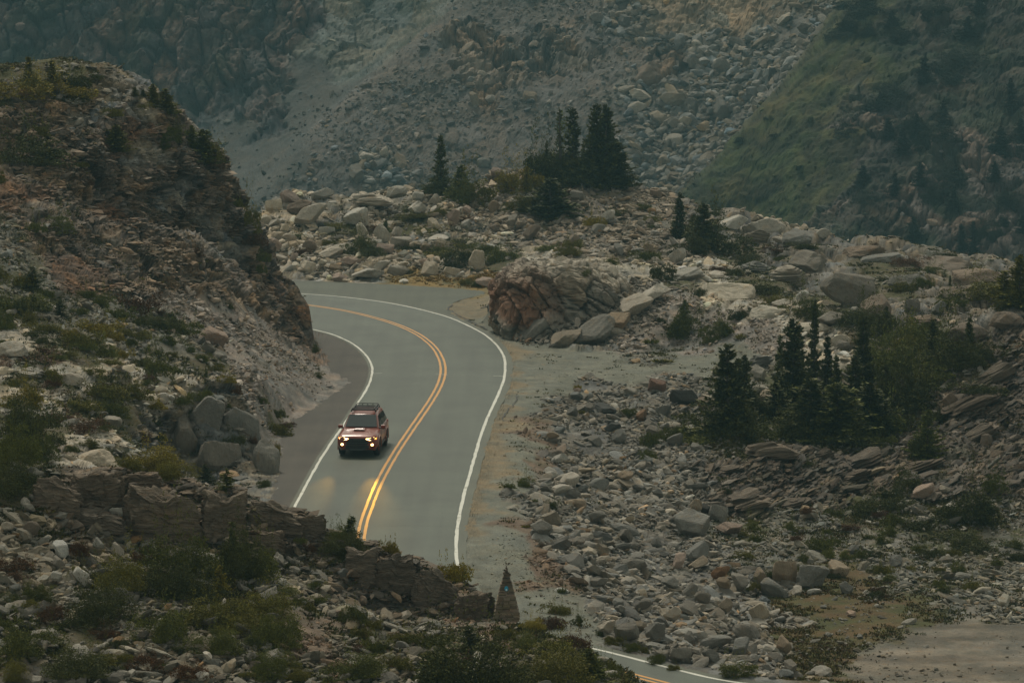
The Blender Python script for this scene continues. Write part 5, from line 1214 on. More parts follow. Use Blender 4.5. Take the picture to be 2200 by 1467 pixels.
PL = [
 # cliff top and face
 (62,180,34,60,'spire','ol','small pointed fir at the left of the cliff top',G4),(112,178,32,50,'spire','ol','second small pointed fir on the cliff top',G4),
 (40,215,130,44,'bush','yl','yellow green mat at the left edge of the cliff top',G1),(120,210,120,44,'bush','yl','broad yellow green mat under the cliff top firs',G1),(165,190,70,34,'mat','dk','dark shrub right of the cliff top firs',G1),(80,200,70,40,'bush','ol','olive shrub between the two cliff top firs',G1),
 (212,172,16,10,'mat','gr','tiny shrub on the bare part of the cliff top',G1),
 (328,222,32,44,'fir','ol','left one of the fir pair on the cliff edge',G4),(357,242,46,54,'fir','ol','right one of the fir pair on the cliff edge',G4),(290,204,18,20,'fir','ol','tiny fir left of the pair on the cliff edge',G4),(308,208,14,18,'fir','gr','tiniest fir touching the pair on the cliff edge',G4),
 (305,240,30,16,'mat','ol','shrub on the ledge below the cliff edge firs',G1),(238,250,34,18,'mat','ol','faint shrub patch high on the cliff face',G1),
 (375,308,50,40,'bush','gr','dark green bush on the cliff edge left of the big bushy fir',G1),(412,315,30,48,'fir','gr','small fir between the bushes on the cliff edge',G4),(440,348,74,72,'fir','gr','big bushy fir hanging over the cliff edge',G4),(455,345,50,40,'bush','ol','bush at the foot of the big bushy fir on the cliff edge',G1),
 (353,320,22,34,'fir','gr','small fir on the cliff face below the edge bushes',G4),(250,322,58,56,'fir','ol','bushy fir alone in the middle of the cliff face',G4),
 (45,362,150,80,'bush','dk','big dark shrub mass on the left of the cliff face',G1),(52,292,22,44,'sparse','dk','thin half dead fir above the big dark shrub mass',G4),(85,292,36,22,'mat','ol','low shrub right of the half dead fir',G1),(5,395,16,30,'bush','ol','shrub at the left edge below the dark mass',G1),
 (130,502,62,44,'bush','gr','round green shrub in the middle of the lower cliff',G1),(73,500,34,22,'mat','gr','small low shrub left of the round green one',G1),(170,360,26,12,'mat','ol','small olive mat right of the dark mass on the cliff',G1),(190,398,20,12,'mat','rd','tiny brown mat on the cliff face',G1),
 (540,500,30,60,'bush','ol','shrub on the cliff corner near the skyline',G1),(532,528,56,26,'mat','rd','reddish mat just under the corner shrub',G1),(549,562,46,34,'bush','gr','green shrub on the cliff corner below the reddish mat',G1),(552,588,26,20,'mat','gr','small shrub lowest on the cliff corner',G1),
 (505,445,24,18,'mat','gr','shrub just inside the cliff corner',G1),(426,552,18,20,'mat','rd','small brown shrub in the middle of the cliff wall',G1),(495,505,40,20,'mat','rd','rusty mat on the cliff wall near the corner',G1),
 (491,664,14,12,'mat','gr','small dark cushion at the foot of the cliff wall',G2),(290,668,86,34,'mat','rd','long red brown heather mat at the foot of the cliff',G2),
 # left slope
 (70,622,50,52,'young','dk','small dark conifer under the cliff on the far left',G4),(42,612,50,24,'mat','ol','olive mat left of the small dark conifer',G2),(5,600,28,30,'bush','ol','olive bush at the left edge under the cliff',G2),(95,640,30,18,'mat','gr','low shrub right of the small dark conifer',G2),
 (35,668,110,34,'mat','gr','wide green mat at the left edge of the slope',G2),(80,672,60,26,'mat','dk','dark mat right of the wide green one',G2),(130,678,36,40,'young','dk','tiny dark conifer in the mats under the cliff',G4),(180,640,36,18,'mat','gr','low shrub at the top of the scree',G2),(221,662,38,32,'bush','gr','green shrub near the long red brown mat',G2),(168,676,30,14,'mat','gr','small mat below the top of the scree',G2),
 (252,686,60,24,'mat','gr','green mat below the red brown heather',G2),(214,715,80,26,'mat','yl','bright yellow green mat on the scree',G2),(242,732,40,20,'mat','yl','smaller yellow green mat below the bright one',G2),(262,722,40,16,'mat','ol','olive mat right of the yellow ones',G2),
 (307,700,34,20,'mat','dk','dark cushion left end of the long hedge like mat',G2),(345,708,60,26,'mat','dk','left half of the long hedge like mat',G2),(388,720,64,30,'mat','gr','right half of the long hedge like mat',G2),(368,686,24,14,'mat','dk','small dark cushion above the long mat',G2),(340,678,24,12,'mat','rd','small red cushion above the long mat',G2),
 (296,730,38,20,'mat','ol','olive cushion under the long mat',G2),(286,744,26,16,'mat','gr','round cushion lowest of those under the long mat',G2),(361,744,36,22,'mat','gr','green cushion between the long mat and the pink hump',G2),(405,758,22,20,'bush','gr','small bush in the pinkish scree',G2),(434,780,28,18,'mat','gr','green cushion in the middle of the scree run',G2),(460,798,28,16,'mat','ol','lower cushion of the scree run',G2),
 (443,820,14,34,'young','gr','tiny thin fir above the grey knob',G4),(487,822,30,16,'mat','yl','yellowish shrub on the top of the grey knob',G2),(370,768,20,12,'mat','ol','tiny mat near the cone shaped bush',G2),
 (58,700,36,34,'bush','ol','olive bush on the left slope above the pale hump',G2),(10,706,34,40,'bush','gr','bush at the left edge above the pale hump',G2),(88,715,60,18,'mat','ol','low olive mat beside the pale hump',G2),(146,726,28,18,'mat','yl','little yellow green bush on the left slope',G2),(163,745,64,28,'mat','ol','broad olive mat in the middle of the left slope',G2),(221,770,54,34,'bush','gr','green bush in the middle of the left slope',G2),(140,768,44,16,'mat','ol','mat under the broad olive one',G2),(264,768,40,18,'mat','yl','light mat right of the middle green bush',G2),(60,778,120,18,'mat','rd','long brownish mat under the pale hump',G2),(230,785,50,14,'mat','ol','thin mat under the middle green bush',G2),
 (335,826,66,60,'bush','gr','cone shaped green bush left of the grey knob',G2),(383,806,22,14,'mat','gr','low shrub right of the cone shaped bush',G2),(310,820,40,16,'mat','rd','brownish mat under the cone shaped bush',G2),(198,815,42,28,'bush','ol','olive bush over the cracked pale rock',G2),(112,822,46,30,'mat','ol','olive mat on the cracked pale rock',G2),
 (221,858,92,34,'mat','ol','wide olive mat above the pale bedrock hump',G2),(290,860,56,42,'bush','ol','olive bush near the left end of the grey knob',G2),(318,878,60,24,'mat','yl','light green spray leaning onto the grey knob',G2),(238,900,64,40,'bush','gr','green bush above the pale bedrock hump',G2),(160,885,80,26,'mat','ol','low olive mat left of the green bush',G2),(130,910,70,22,'mat','rd','brownish mat low on the left slope',G2),(190,925,60,20,'mat','rd','dull brown mat over the pale bedrock hump',G2),
 (51,880,70,54,'bush','yl','olive yellow bush over the dark left thicket',G2),(68,960,110,110,'near','dk','dark thicket at the left edge, upper part',G2),(25,1010,90,90,'near','gr','dark thicket at the left edge, middle part',G2),(35,1075,100,80,'near','dk','dark thicket at the left edge, lowest part',G2),(90,990,50,60,'near','gr','right flank of the dark thicket at the left edge',G2),
 (317,1020,120,62,'near','yl','yellow green spreading conifer right over the ledge',G2),(375,1030,70,40,'near','ol','right arm of the spreading conifer over the ledge',G2),(275,1010,50,24,'mat','ol','left arm of the spreading conifer over the ledge',G2),
 (440,1038,32,46,'young','dk','small dark conifer behind the ledge, left one of two',G4),(487,1050,40,50,'young','gr','small dark conifer behind the ledge, right one of two',G4),(566,1048,22,16,'mat','gr','low cushion at the end of the ledge by the road',G2),
 (487,876,14,10,'mat','gr','tiny cushion on the face of the grey knob',G2),(446,850,14,12,'mat','gr','tiny cushion at the top of the grey knob',G2),(559,866,26,14,'mat','gr','cushion on the right shoulder of the grey knob',G2),(594,896,32,18,'mat','gr','cushion between the grey knob and the pavement',G2),(597,935,50,26,'mat','ol','autumn coloured mat at the edge of the pavement',G2),(618,920,26,12,'mat','rd','rusty mat right of the autumn coloured one',G2),
 (685,814,18,16,'bush','gr','lone tuft bush at the tip of the scree by the pavement',G2),(680,758,16,20,'bush','gr','small shrub under the corner of the cliff beside the road',G2),(590,980,18,30,'mat','yl','yellow green plant on the pavement edge by the knob',G2),
 # near slope
 (378,1255,130,110,'near','gr','large dark conifer mass under the ledge, centre',G3),(500,1255,90,110,'near','dk','tall dark conifer mass under the ledge, right',G3),(501,1215,40,100,'spire','gr','leaning fir tip rising against the ledge',G3),
 (545,1250,100,80,'near','gr','right flank of the conifer mass under the ledge',G3),(272,1275,100,80,'near','ol','left flank of the conifer mass under the ledge',G3),(355,1290,110,80,'near','dk','front of the conifer mass under the ledge',G3),(430,1295,80,60,'near','dk','low middle of the conifer mass under the ledge',G3),(474,1272,34,66,'fir','yl','light green young fir with a bare grey trunk',G3),
 (205,1335,110,84,'near','dk','dark green conifer bush right beside the smooth upright boulder',G3),(75,1292,56,46,'near','gr','green bush on the left of the near rubble',G3),(166,1250,40,34,'near','ol','small green bush before the white angular rock',G3),
 (340,1385,96,78,'near','gr','bright tipped bush left of the big low thicket',G3),(460,1350,130,70,'near','ol','top of the big low thicket on the near slope',G3),(579,1330,100,60,'near','ol','right top of the big low thicket',G3),(605,1395,90,80,'near','gr','right end of the big low thicket',G3),(460,1410,90,60,'near','gr','lower tongue of the big low thicket',G3),(540,1375,110,56,'near','ol','middle of the big low thicket',G3),
 (61,1420,120,76,'near','gr','dark bush at the lower left',G3),(180,1464,130,70,'near','dk','dark bush at the bottom edge on the left',G3),(20,1458,60,40,'near','ol','bush in the bottom left corner',G3),(593,1455,72,56,'near','gr','dark bush at the bottom below the egg shaped stone',G3),(640,1464,50,30,'near','ol','low bush right of the egg shaped stone',G3),
 (740,1212,88,70,'near','dk','dark shrub clinging to the end of the ledge',G3),(738,1160,44,60,'spire','gr','crooked fir tip on the crest against the road',G3,.35),(715,1175,50,40,'near','gr','shrub left under the crooked fir tip',G3),
 (225,1372,50,22,'mat','rd','reddish low mat among pale stones',G3),(259,1420,40,18,'mat','ol','low mat on the pale stones near the bottom',G3),(320,1440,70,30,'mat','rd','reddish brown mat near the bottom',G3),(410,1455,60,26,'mat','rd','brown mat at the bottom beside pale stones',G3),(25,1230,70,30,'mat','rd','brown mat on the left rubble',G3),(172,1190,30,26,'mat','rd','rusty low plant beside the bright angular rock',G3),(110,1330,50,24,'mat','rd','brown mat left of the dark green conifer bush',G3),
 (972,1248,58,36,'mat','yl','yellow green shrub on the crest by the white line',G3),(836,1190,34,26,'mat','yl','tiny yellow green shrub on the crest over the road',G3),(764,1332,44,30,'mat','gr','green cushion under the cracked ledge',G3),(802,1352,34,20,'mat','ol','olive cushion under the cracked ledge',G3),(866,1385,56,26,'mat','ol','olive mat in the middle of the near bank',G3),(921,1388,60,28,'mat','gr','green mat in the middle of the near bank',G3),(812,1402,50,28,'mat','gr','green cushion low on the near bank',G3),(757,1466,120,60,'near','gr','dark bush at the bottom under the ledge end',G3),(850,1440,60,30,'mat','ol','olive mat at the bottom between the bushes',G3),(665,1185,24,16,'mat','rd','rusty cushion on the ledge end',G3),(645,1170,20,14,'mat','gr','small cushion on the ledge end',G3),
 (1003,1480,210,135,'near','dk','largest round dark conifer bush at the bottom centre',G3),(1006,1400,70,64,'young','dk','pointed top of the largest dark conifer bush',G3),(1090,1478,90,60,'near','gr','right skirt of the largest dark conifer bush',G3),(930,1470,70,50,'near','gr','left skirt of the largest dark conifer bush',G3),
 (1265,1460,70,76,'young','gr','leafy fir at the bank above the lower road',G3),(1205,1462,150,76,'near','ol','wide olive bush left of the leafy fir',G3),(1290,1458,60,46,'near','gr','bush right on the bank above the lower road',G3),(1150,1466,80,46,'near','ol','olive bush between the two big bottom bushes',G3),
 (1142,1356,42,28,'near','yl','yellow green bush right of the stone pyramid foot',G3),(1183,1352,46,26,'mat','rd','autumn coloured shrub right of the yellow green bush',G3),(1132,1395,56,32,'near','gr','green bush under the pyramid',G3),(1084,1370,40,18,'mat','ol','small olive mat at the pyramid foot',G3),(1190,1400,50,26,'mat','gr','green mat under the autumn coloured shrub',G3),(1240,1390,50,24,'mat','rd','reddish mat at the top of the lower bank',G3),(1060,1400,30,16,'mat','rd','small red mat beside the big dark bush',G3),
 (1241,1345,22,26,'bush','gr','upright tuft bush left of the lower talus',G3),(1207,1276,18,18,'tuft','gr','grass tuft beside the white slab on the shoulder',None),(1198,1318,46,20,'mat','ol','grassy mat at the foot of the shoulder',G3),(1296,1366,24,14,'mat','gr','first roadside cushion above the lower road',G3),(1320,1386,34,20,'mat','ol','second roadside cushion above the lower road',G3),(1357,1400,30,18,'mat','gr','third roadside cushion above the lower road',G3),(1383,1404,18,14,'mat','ol','small cushion touching the third roadside one',G3),(1410,1426,28,20,'mat','gr','fourth roadside cushion above the lower road',G3),(1448,1440,22,12,'mat','ol','last roadside cushion above the lower road',G3),
 (1586,1458,70,36,'bush','lg','grassy bush with yellow flowers at the talus foot by the road',G3),
 (1129,1048,30,24,'bush','gr','round dark tuft bush on the shoulder edge',G3),(1090,1050,28,12,'mat','gr','flat green mat left of the round tuft bush',G3),(1188,1092,26,18,'mat','gr','green cushion among the slabs by the shoulder',G3),(1149,1080,14,10,'tuft','gr','small grass tuft below the round tuft bush',None),(1129,1135,18,8,'tuft','ol','lone flat tuft in the gravel shoulder',None),
 # turnout and knob
 (1241,838,16,14,'tuft','yl','yellow grass tuft at the corner of the turnout',None),(1349,894,28,16,'mat','gr','dark cushion beside the bright orange block',G3),(1401,958,38,28,'mat','gr','green cushion in the upper middle of the talus',G3),(1452,944,44,28,'mat','lg','light green mat at the upper right of the talus',G3),(1390,986,30,18,'mat','gr','cushion below the one in the upper talus',G3),(1250,890,14,10,'tuft','ol','tiny tuft at the upper corner of the talus',None),
 (1425,782,46,14,'tuft','ol','grass tuft in the middle of the turnout',None),(1398,742,34,18,'tuft','gr','dark tuft at the foot of the knob',None),(1165,713,12,8,'tuft','gr','tiny tuft at the foot of the knob by the road',None),(1130,710,10,7,'tuft','gr','tiniest tuft at the foot of the knob by the road',None),(1415,695,24,12,'mat','dk','small dark cushion on the scree right of the knob',G3),
 (1422,606,48,40,'bush','dk','dark shrub over the right end of the knob',G3),(1474,725,66,62,'bush','gr','leafy shrub beside the track, left one',G3),(1470,695,30,54,'fir','gr','pointed fir in the left leafy shrub by the track',G4),(1545,728,58,44,'bush','gr','leafy shrub beside the track, right one',G3),(1530,738,34,16,'mat','gr','low cushion between the two leafy shrubs by the track',G3),(1596,730,32,14,'tuft','ol','olive tuft on the track right of the leafy shrubs',None),(1593,688,38,22,'mat','dk','dark cushion on the pale slab',G3),(1510,637,30,18,'mat','dk','dark cushion in a hollow of the pale slab',G3),(1640,668,20,10,'mat','dk','small dark cushion on top of the pale slab',G3),
 # hill
 (948,420,42,128,'spire','dk','single dark spire fir on the left of the hill',G4),(990,434,60,80,'fir','gr','smaller fir right of the single spire fir',G4),(922,425,50,34,'bush','dk','dark shrub at the foot of the single spire fir',G4),(960,420,60,40,'bush','dk','dark shrub between the single spire and the smaller fir',G4),(1020,452,72,70,'bush','ol','yellow olive bush right of the smaller fir',G4),(985,440,50,40,'bush','gr','bush under the smaller fir',G4),
 (1112,415,88,54,'bush','yl','yellow green bush between the two fir groups',G4),(1130,400,20,44,'fir','yl','yellow green leader on the bush between the fir groups',G4),(1112,456,50,38,'bush','ol','olive bush lower between the fir groups',G4),(1182,466,104,84,'fir','dk','dark low fir below the tall group',G4),(1160,458,60,40,'bush','dk','dark shrub left of the dark low fir',G4),
 (1203,396,20,162,'sparse','dk','thin bare spire, leftmost of the tall group',G4),(1229,394,56,160,'spire','dk','slender dense spire in the middle of the tall group',G4),(1280,398,66,172,'fir','dk','tallest fir of the hill, left stem',G4),(1299,400,76,172,'fir','dk','tallest fir of the hill, right stem',G4),(1324,402,74,100,'fir','dk','skirt of the tallest fir falling to the right',G4),(1252,394,18,80,'fir','dk','tiny fir between the slender spire and the tallest fir',G4),(1172,392,18,88,'fir','dk','tiny fir at the left of the tall group',G4),
 (1172,394,90,78,'bush','dk','left shrub of the tall group',G4),(1215,398,136,80,'bush','gr','middle shrub under the tall group',G4),(1268,402,112,72,'bush','dk','right shrub under the tallest fir',G4),(1334,402,54,42,'bush','dk','shrub at the right foot of the tallest fir',G4),
 (829,508,24,36,'young','gr','little cone fir behind the leaning cream slab',G4),(774,546,62,42,'bush','gr','olive green shrub left in the hill meadow',G4),(800,552,40,20,'mat','dk','dark skirt right of the olive green shrub',G4),(986,580,60,50,'bush','dk','dark green shrub beside the fissured cream boulder',G4),(970,556,90,20,'mat','ol','green mat spreading over the hill meadow',G4),(1040,544,60,18,'mat','gr','green mat above the fissured boulder',G4),(1085,562,66,26,'mat','gr','green shrub above the rusty knob',G4),(935,505,60,12,'mat','ol','thin mat above the thin white slab',G4),(880,475,60,14,'mat','ol','mat under the skyline boulders',G4),(745,492,60,12,'mat','ol','mat under the large grey cream boulder',G4),(640,488,70,14,'mat','dk','dark mat under the large triangular boulder',G4),(800,498,34,14,'mat','rd','reddish mat left of the little cone fir',G4),(648,548,30,14,'mat','rd','brown mat near the cliff corner on the hill',G4),(875,540,40,14,'mat','dk','dark mat below the flat topped boulder',G4),(940,545,50,16,'mat','gr','green mat under the leaning tan slabs',G4),(1000,535,40,12,'mat','ol','mat right of the leaning tan slabs',G4),
 (1275,486,36,20,'mat','yl','yellow shrub in the middle of the stony hill',G4),(1240,400,30,14,'mat','yl','yellow mat under the tall group on the stones',G4),(1325,465,34,16,'mat','ol','olive mat on the right of the stony hill',G4),(1225,420,24,14,'mat','rd','brownish mat under the tall group',G4),(1180,540,50,14,'mat','gr','green mat along the foot of the stony hill',G4),(1385,560,50,22,'mat','gr','green mat above the right end of the knob',G4),
 (1458,512,42,98,'spire','dk','left slender fir of the pair on the right hill',G4),(1510,542,64,106,'fir','dk','right fir of the pair on the right hill',G4),(1490,520,40,60,'fir','dk','short fir between the pair on the right hill',G4),(1540,547,110,76,'bush','dk','dark bush right of the fir pair',G4),(1485,548,70,44,'bush','dk','dark bush under the fir pair',G4),(1400,480,30,16,'mat','ol','mat left of the fir pair',G4),
 (1613,640,110,46,'bush','dk','wide dark shrub above the pale slab',G4),(1670,655,60,20,'mat','ol','olive mat right of the wide dark shrub',G4),(1729,684,70,48,'bush','gr','round green shrub between pale rocks',G4),(1934,628,52,26,'bush','ol','round yellowish cushion on the big right slabs',G4),(1610,560,60,14,'mat','dk','dark mat under the ridged right outcrops',G4),(1725,538,50,14,'mat','dk','dark mat under the perched boulder',G4),(1880,562,60,14,'mat','ol','olive mat on the right whaleback',G4),(1960,575,60,16,'mat','rd','brown mat on the right whaleback',G4),(1660,545,40,14,'mat','rd','brown mat on the right outcrops',G4),
 # right edge
 (2190,655,60,110,'fir','ol','fir cut by the right edge of the picture',G4),(2155,655,56,76,'fir','ol','smaller fir beside the one cut by the right edge',G4),(2110,648,110,46,'bush','ol','bushes left of the right edge firs',G4),(2175,668,70,40,'bush','dk','dark bush under the right edge firs',G4),(2060,650,60,26,'mat','dk','dark mat left of the right edge bushes',G4),
 # clump
 (1560,930,106,190,'fir','dk','big dark fir at the left end of the clump',G5),(1583,915,80,146,'fir','dk','second stem leaning on the big left fir',G5),(1598,900,56,140,'fir','dk','third and shortest stem beside the big left fir',G5),(1560,940,140,60,'bush','dk','dark skirt under the big left fir',G5),
 (1675,860,34,140,'spire','gr','pale green slim fir left of the middle clump',G5),(1702,880,84,196,'fir','dk','broad fir in the middle of the clump',G5),(1716,850,44,150,'spire','dk','fir tip just right of the broad middle one',G5),(1747,810,32,168,'spire','dk','tallest thin spire of the clump with a bare stretch',G5),(1776,860,42,140,'spire','dk','slim fir right of the tallest spire',G5),(1798,870,40,110,'fir','gr','short slim fir in the middle of the clump',G5),(1852,850,54,170,'fir','dk','straight columnar fir right in the clump',G5),(1835,880,60,120,'fir','dk','fir behind the columnar one',G5),
 (1740,930,110,120,'fir','dk','wide low fir in front of the clump, left',G5),(1800,940,130,120,'fir','gr','wide low fir in front of the clump, middle',G5),(1870,930,110,110,'fir','dk','wide low fir in front of the clump, right',G5),(1903,890,46,110,'fir','dk','small fir at the right end of the clump',G5),(1945,890,90,80,'bush','dk','bush at the right end of the clump',G5),(1668,900,70,80,'fir','dk','fir between the two fir groups',G5),(1700,945,120,50,'bush','dk','dark skirt under the broad middle fir',G5),(1790,950,160,50,'bush','dk','dark skirt under the middle of the clump',G5),(1880,940,120,50,'bush','gr','green skirt under the right of the clump',G5),(1640,940,60,26,'mat','gr','low green mat between the fir groups',G5),
 (1880,725,80,46,'bush','dk','dark bush above the columnar fir',G5),(1905,705,20,50,'fir','dk','small fir tip in the dark bush',G5),(1940,745,90,40,'bush','gr','green bush on the hollow slope',G5),(1880,775,70,40,'bush','gr','green bush low on the hollow slope',G5),(2005,790,46,104,'fir','dk','dark fir in the upper hollow',G5),(2040,640,14,50,'spire','dk','thin fir on the ledge at the upper right',G5),(2045,670,60,26,'bush','gr','bush on the ledge at the upper right',G5),(2082,760,34,80,'spire','dk','dark thin fir leaning on the big smooth boulder',G5),
 (1960,810,110,56,'bush','gr','wide green bush in the hollow',G5),(2050,800,120,60,'bush','dk','wide dark bush right in the hollow',G5),(2015,830,110,44,'bush','gr','lower green bush in the hollow',G5),(2090,790,70,40,'bush','dk','dark bush under the leaning thin fir',G5),(1960,770,70,40,'bush','ol','olive bush between the hollow firs',G5),(2000,830,60,30,'mat','ol','olive mat at the bottom of the hollow',G5),(2130,770,60,26,'bush','dk','dark bush at the edge of the layered slope',G5),
 (1990,880,130,50,'bush','dk','dark bush spreading below the rounded brown boulder',G5),(1940,930,110,40,'mat','dk','dark mat between the clump and the layered slope',G5),(2030,760,90,44,'bush','gr','green bush round the dark hollow fir',G5),(1920,820,120,60,'bush','gr','big green bush right behind the clump',G5),(1990,720,70,30,'mat','gr','green mat under the squarish hillside blocks',G5),(1850,705,90,34,'bush','dk','dark bush behind the columnar fir',G5),(2110,850,90,26,'mat','dk','dark mat on the top of the layered slope',G5),(1620,905,60,40,'bush','dk','dark bush between the fir groups',G5),
 (1545,955,120,24,'mat','lg','bright green mat under the big left fir',G5),(1480,945,60,22,'mat','lg','bright green mat left of the big left fir',G5),(1600,950,60,20,'mat','ol','olive mat right under the big left fir',G5),
 (1992,975,56,100,'young','gr','young fir on the dark layered slope',G5),(1975,985,40,40,'bush','dk','bush under the young fir on the layered slope',G5),(1733,1002,36,14,'mat','dk','dark mat on the layered slope',G5),(2030,900,40,20,'mat','dk','dark mat above the young fir',G5),(1900,955,50,18,'mat','gr','mat at the top of the layered slope',G5),
 (2084,1130,110,82,'bush','dk','large dark bush at the lower right',G5),(2045,1120,50,30,'mat','dk','mat left under the large dark bush',G5),(1988,1145,70,26,'mat','dk','dark mat row left of the large dark bush',G5),(1869,1108,70,38,'bush','dk','dark bush below the layered slope, left',G5),(1927,1100,60,34,'bush','dk','dark bush below the layered slope, middle',G5),(1945,1055,60,44,'bush','dk','dark bush beside the pinkish cream boulder',G5),(2145,1058,50,44,'bush','gr','bush at the right edge below the layered slope',G5),(1917,1078,50,30,'mat','dk','dark mat under the pinkish cream boulder',G5),(2050,1165,80,20,'mat','dk','long dark mat on the lower right rubble',G5),(2110,1195,90,24,'mat','dk','long dark mat near the right edge',G5),(2182,1205,50,20,'mat','dk','dark mat at the right edge',G5),
 (1613,1140,28,24,'bush','lg','first bright tuft bush on the fine rubble',G5),(1628,1164,28,16,'mat','gr','cushion below the first bright tuft bush',G5),(1702,1146,34,26,'bush','lg','second bright tuft bush on the fine rubble',G5),(1777,1148,20,14,'tuft','gr','small tuft right of the second bright bush',None),(1910,1154,34,26,'bush','lg','third bright tuft bush on the fine rubble',G5),(1927,1128,44,22,'mat','gr','mat above the third bright tuft bush',G5),(1763,1180,44,22,'mat','lg','bright mat in the middle of the fine rubble',G5),(1790,1178,28,24,'bush','gr','bush joined to the bright middle mat',G5),(1900,1170,32,22,'bush','gr','bush under the third bright tuft bush',G5),(1818,1204,30,22,'bush','lg','bright bush just above the large rounded boulder',G5),(1780,1200,24,18,'mat','lg','small bright mat left of that bush',G5),(1726,1208,24,18,'bush','gr','bush behind the tan grey block',G5),(1851,1200,26,18,'mat','gr','cushion right of the bright bush',G5),(1975,1186,24,16,'mat','lg','bright cushion alone on the rubble',G5),(2056,1230,30,22,'bush','lg','bright tuft bush low on the right rubble',G5),(2019,1262,24,16,'mat','lg','bright cushion right of the flat dome',G5),(2090,1268,34,20,'mat','ol','olive mat right of the flat dome',G5),(2140,1216,26,20,'bush','gr','green bush near the right edge',G5),(2101,1180,24,22,'bush','gr','green bush above the long dark mat',G5),(2180,1180,44,24,'bush','gr','green bush at the right edge',G5),(1799,1244,26,14,'mat','dk','dark mat behind the large rounded boulder',G5),
 (1736,1104,26,14,'mat','rd','brown cushion below the layered slope',G5),(1794,1112,34,18,'mat','gr','green cushion below the layered slope',G5),(1560,1060,20,12,'mat','dk','tiny dark mat at the tip of the layered slope',G5),
]
for q in PL: plant(*q)
rr = random.Random(11)
def merge(objs, name, label):
    """low growth nobody would count, as one object"""
    bpy.context.view_layer.update(); V, Fx, Cc, off = [], [], [], 0
    for o in objs:
        me = o.data; n = len(me.vertices); a = np.empty(n*3, np.float32); me.vertices.foreach_get('co', a); a = a.reshape(-1, 3)
        M = np.array(o.matrix_world); V.append(a@M[:3, :3].T+M[:3, 3]); c = np.empty(n*4, np.float32); me.attributes['Col'].data.foreach_get('color', c); Cc.append(c.reshape(-1, 4)[:, :3]*np.array(o.color[:3]))
        f = np.empty(len(me.loops), np.int32); me.loops.foreach_get('vertex_index', f); Fx.append(f.reshape(-1, 4)+off); off += n
    for o in objs: bpy.data.objects.remove(o)
    tag(mesh_np(name, np.concatenate(V), np.concatenate(Fx), M_tuft, col=np.concatenate(Cc)), label, kind='stuff')
low = []
def extra(n, xs, ys, lab, grp, ws=(22, 54)):
    done = 0
    for _ in range(n*6):
        px, rw = rr.uniform(*xs), rr.uniform(*ys); h_ = hit(px, rw)
        if h_ is None: continue
        _a, bt_ = surface(np.array([h_])); k_ = TK[int(bt_[0])]
        if k_ in 'GTDLOCZ' or dist_poly(np.array([h_]), road_simpl)[0] < 1.5: continue
        if any(abs(q[0]-px) < 30 and abs(q[1]-10-rw) < 14 for q in PL): continue
        w = rr.uniform(*ws); o_ = plant(int(px), int(rw), w, w*rr.uniform(.35, .6), rr.choice(['mat', 'mat', 'bush']), rr.choice(['gr', 'gr', 'ol', 'dk', 'rd']), lab, grp); done += 1
        if o_: low.append(o_)
        if done >= n: break
extra(46, (0, 1000), (1190, 1462), 'small low mat shrub between the stones of the near slope', 'small mats of the near slope')
extra(34, (0, 560), (640, 1000), 'small low mat shrub on the stony left slope below the cliff', 'small mats of the left slope', (18, 44))
extra(30, (1560, 2190), (1090, 1290), 'small low mat shrub on the fine rubble of the lower right', 'small mats of the lower right rubble', (16, 40))
extra(26, (620, 2100), (440, 640), 'small low mat shrub between the pale rocks of the hill', 'small mats of the hill', (16, 40))
merge(low, 'ground_cover', 'small mats of heather and juniper between the stones')
far_low = []
# firs and crags dimly seen on the far slope
rr = random.Random(3)
for px, base, h in [(2092,548,80),(2064,540,60),(1965,300,60),(1985,180,60),(1935,330,60),(1925,420,50),(1850,400,44),(2175,230,60),(2030,270,50),(2150,330,60),(1960,520,60),(2045,450,50),(1895,240,50),(2080,90,50),(2190,300,50),(2050,390,44),(1975,400,50),(2110,30,50),(1910,300,44),(2140,390,44),(1915,60,44),(2195,500,50)]:
    plant(px+rr.randint(-4, 4), base, rr.randint(24, 40), h*rr.uniform(.8, 1.1), 'fir', 'hz', 'dark conifer dimly seen on the far hazy slope', 'conifers on the far hazy slope')
for k in range(40):
    px = rr.uniform(1780, 2195); base = rr.uniform(20, 540)
    if k % 5 == 0: base = rr.uniform(30, 420); px = 1490+(430-base)*.86+rr.uniform(0, 60)
    if px < 1900 and base < 250 and rr.random() < .6: continue
    if base > 420+(px-1780)*.3: continue
    o_ = plant(int(px), int(base), rr.randint(30, 100) if px > 1780 else rr.randint(16, 36), rr.randint(24, 50) if px > 1780 else rr.randint(8, 16), 'bush', 'hz', 'dark thicket dimly seen on the far hazy slope', 'thickets on the far hazy slope')
    if o_: far_low.append(o_)

merge(far_low, 'far_thicket', 'dark low thickets covering the far hazy slope')

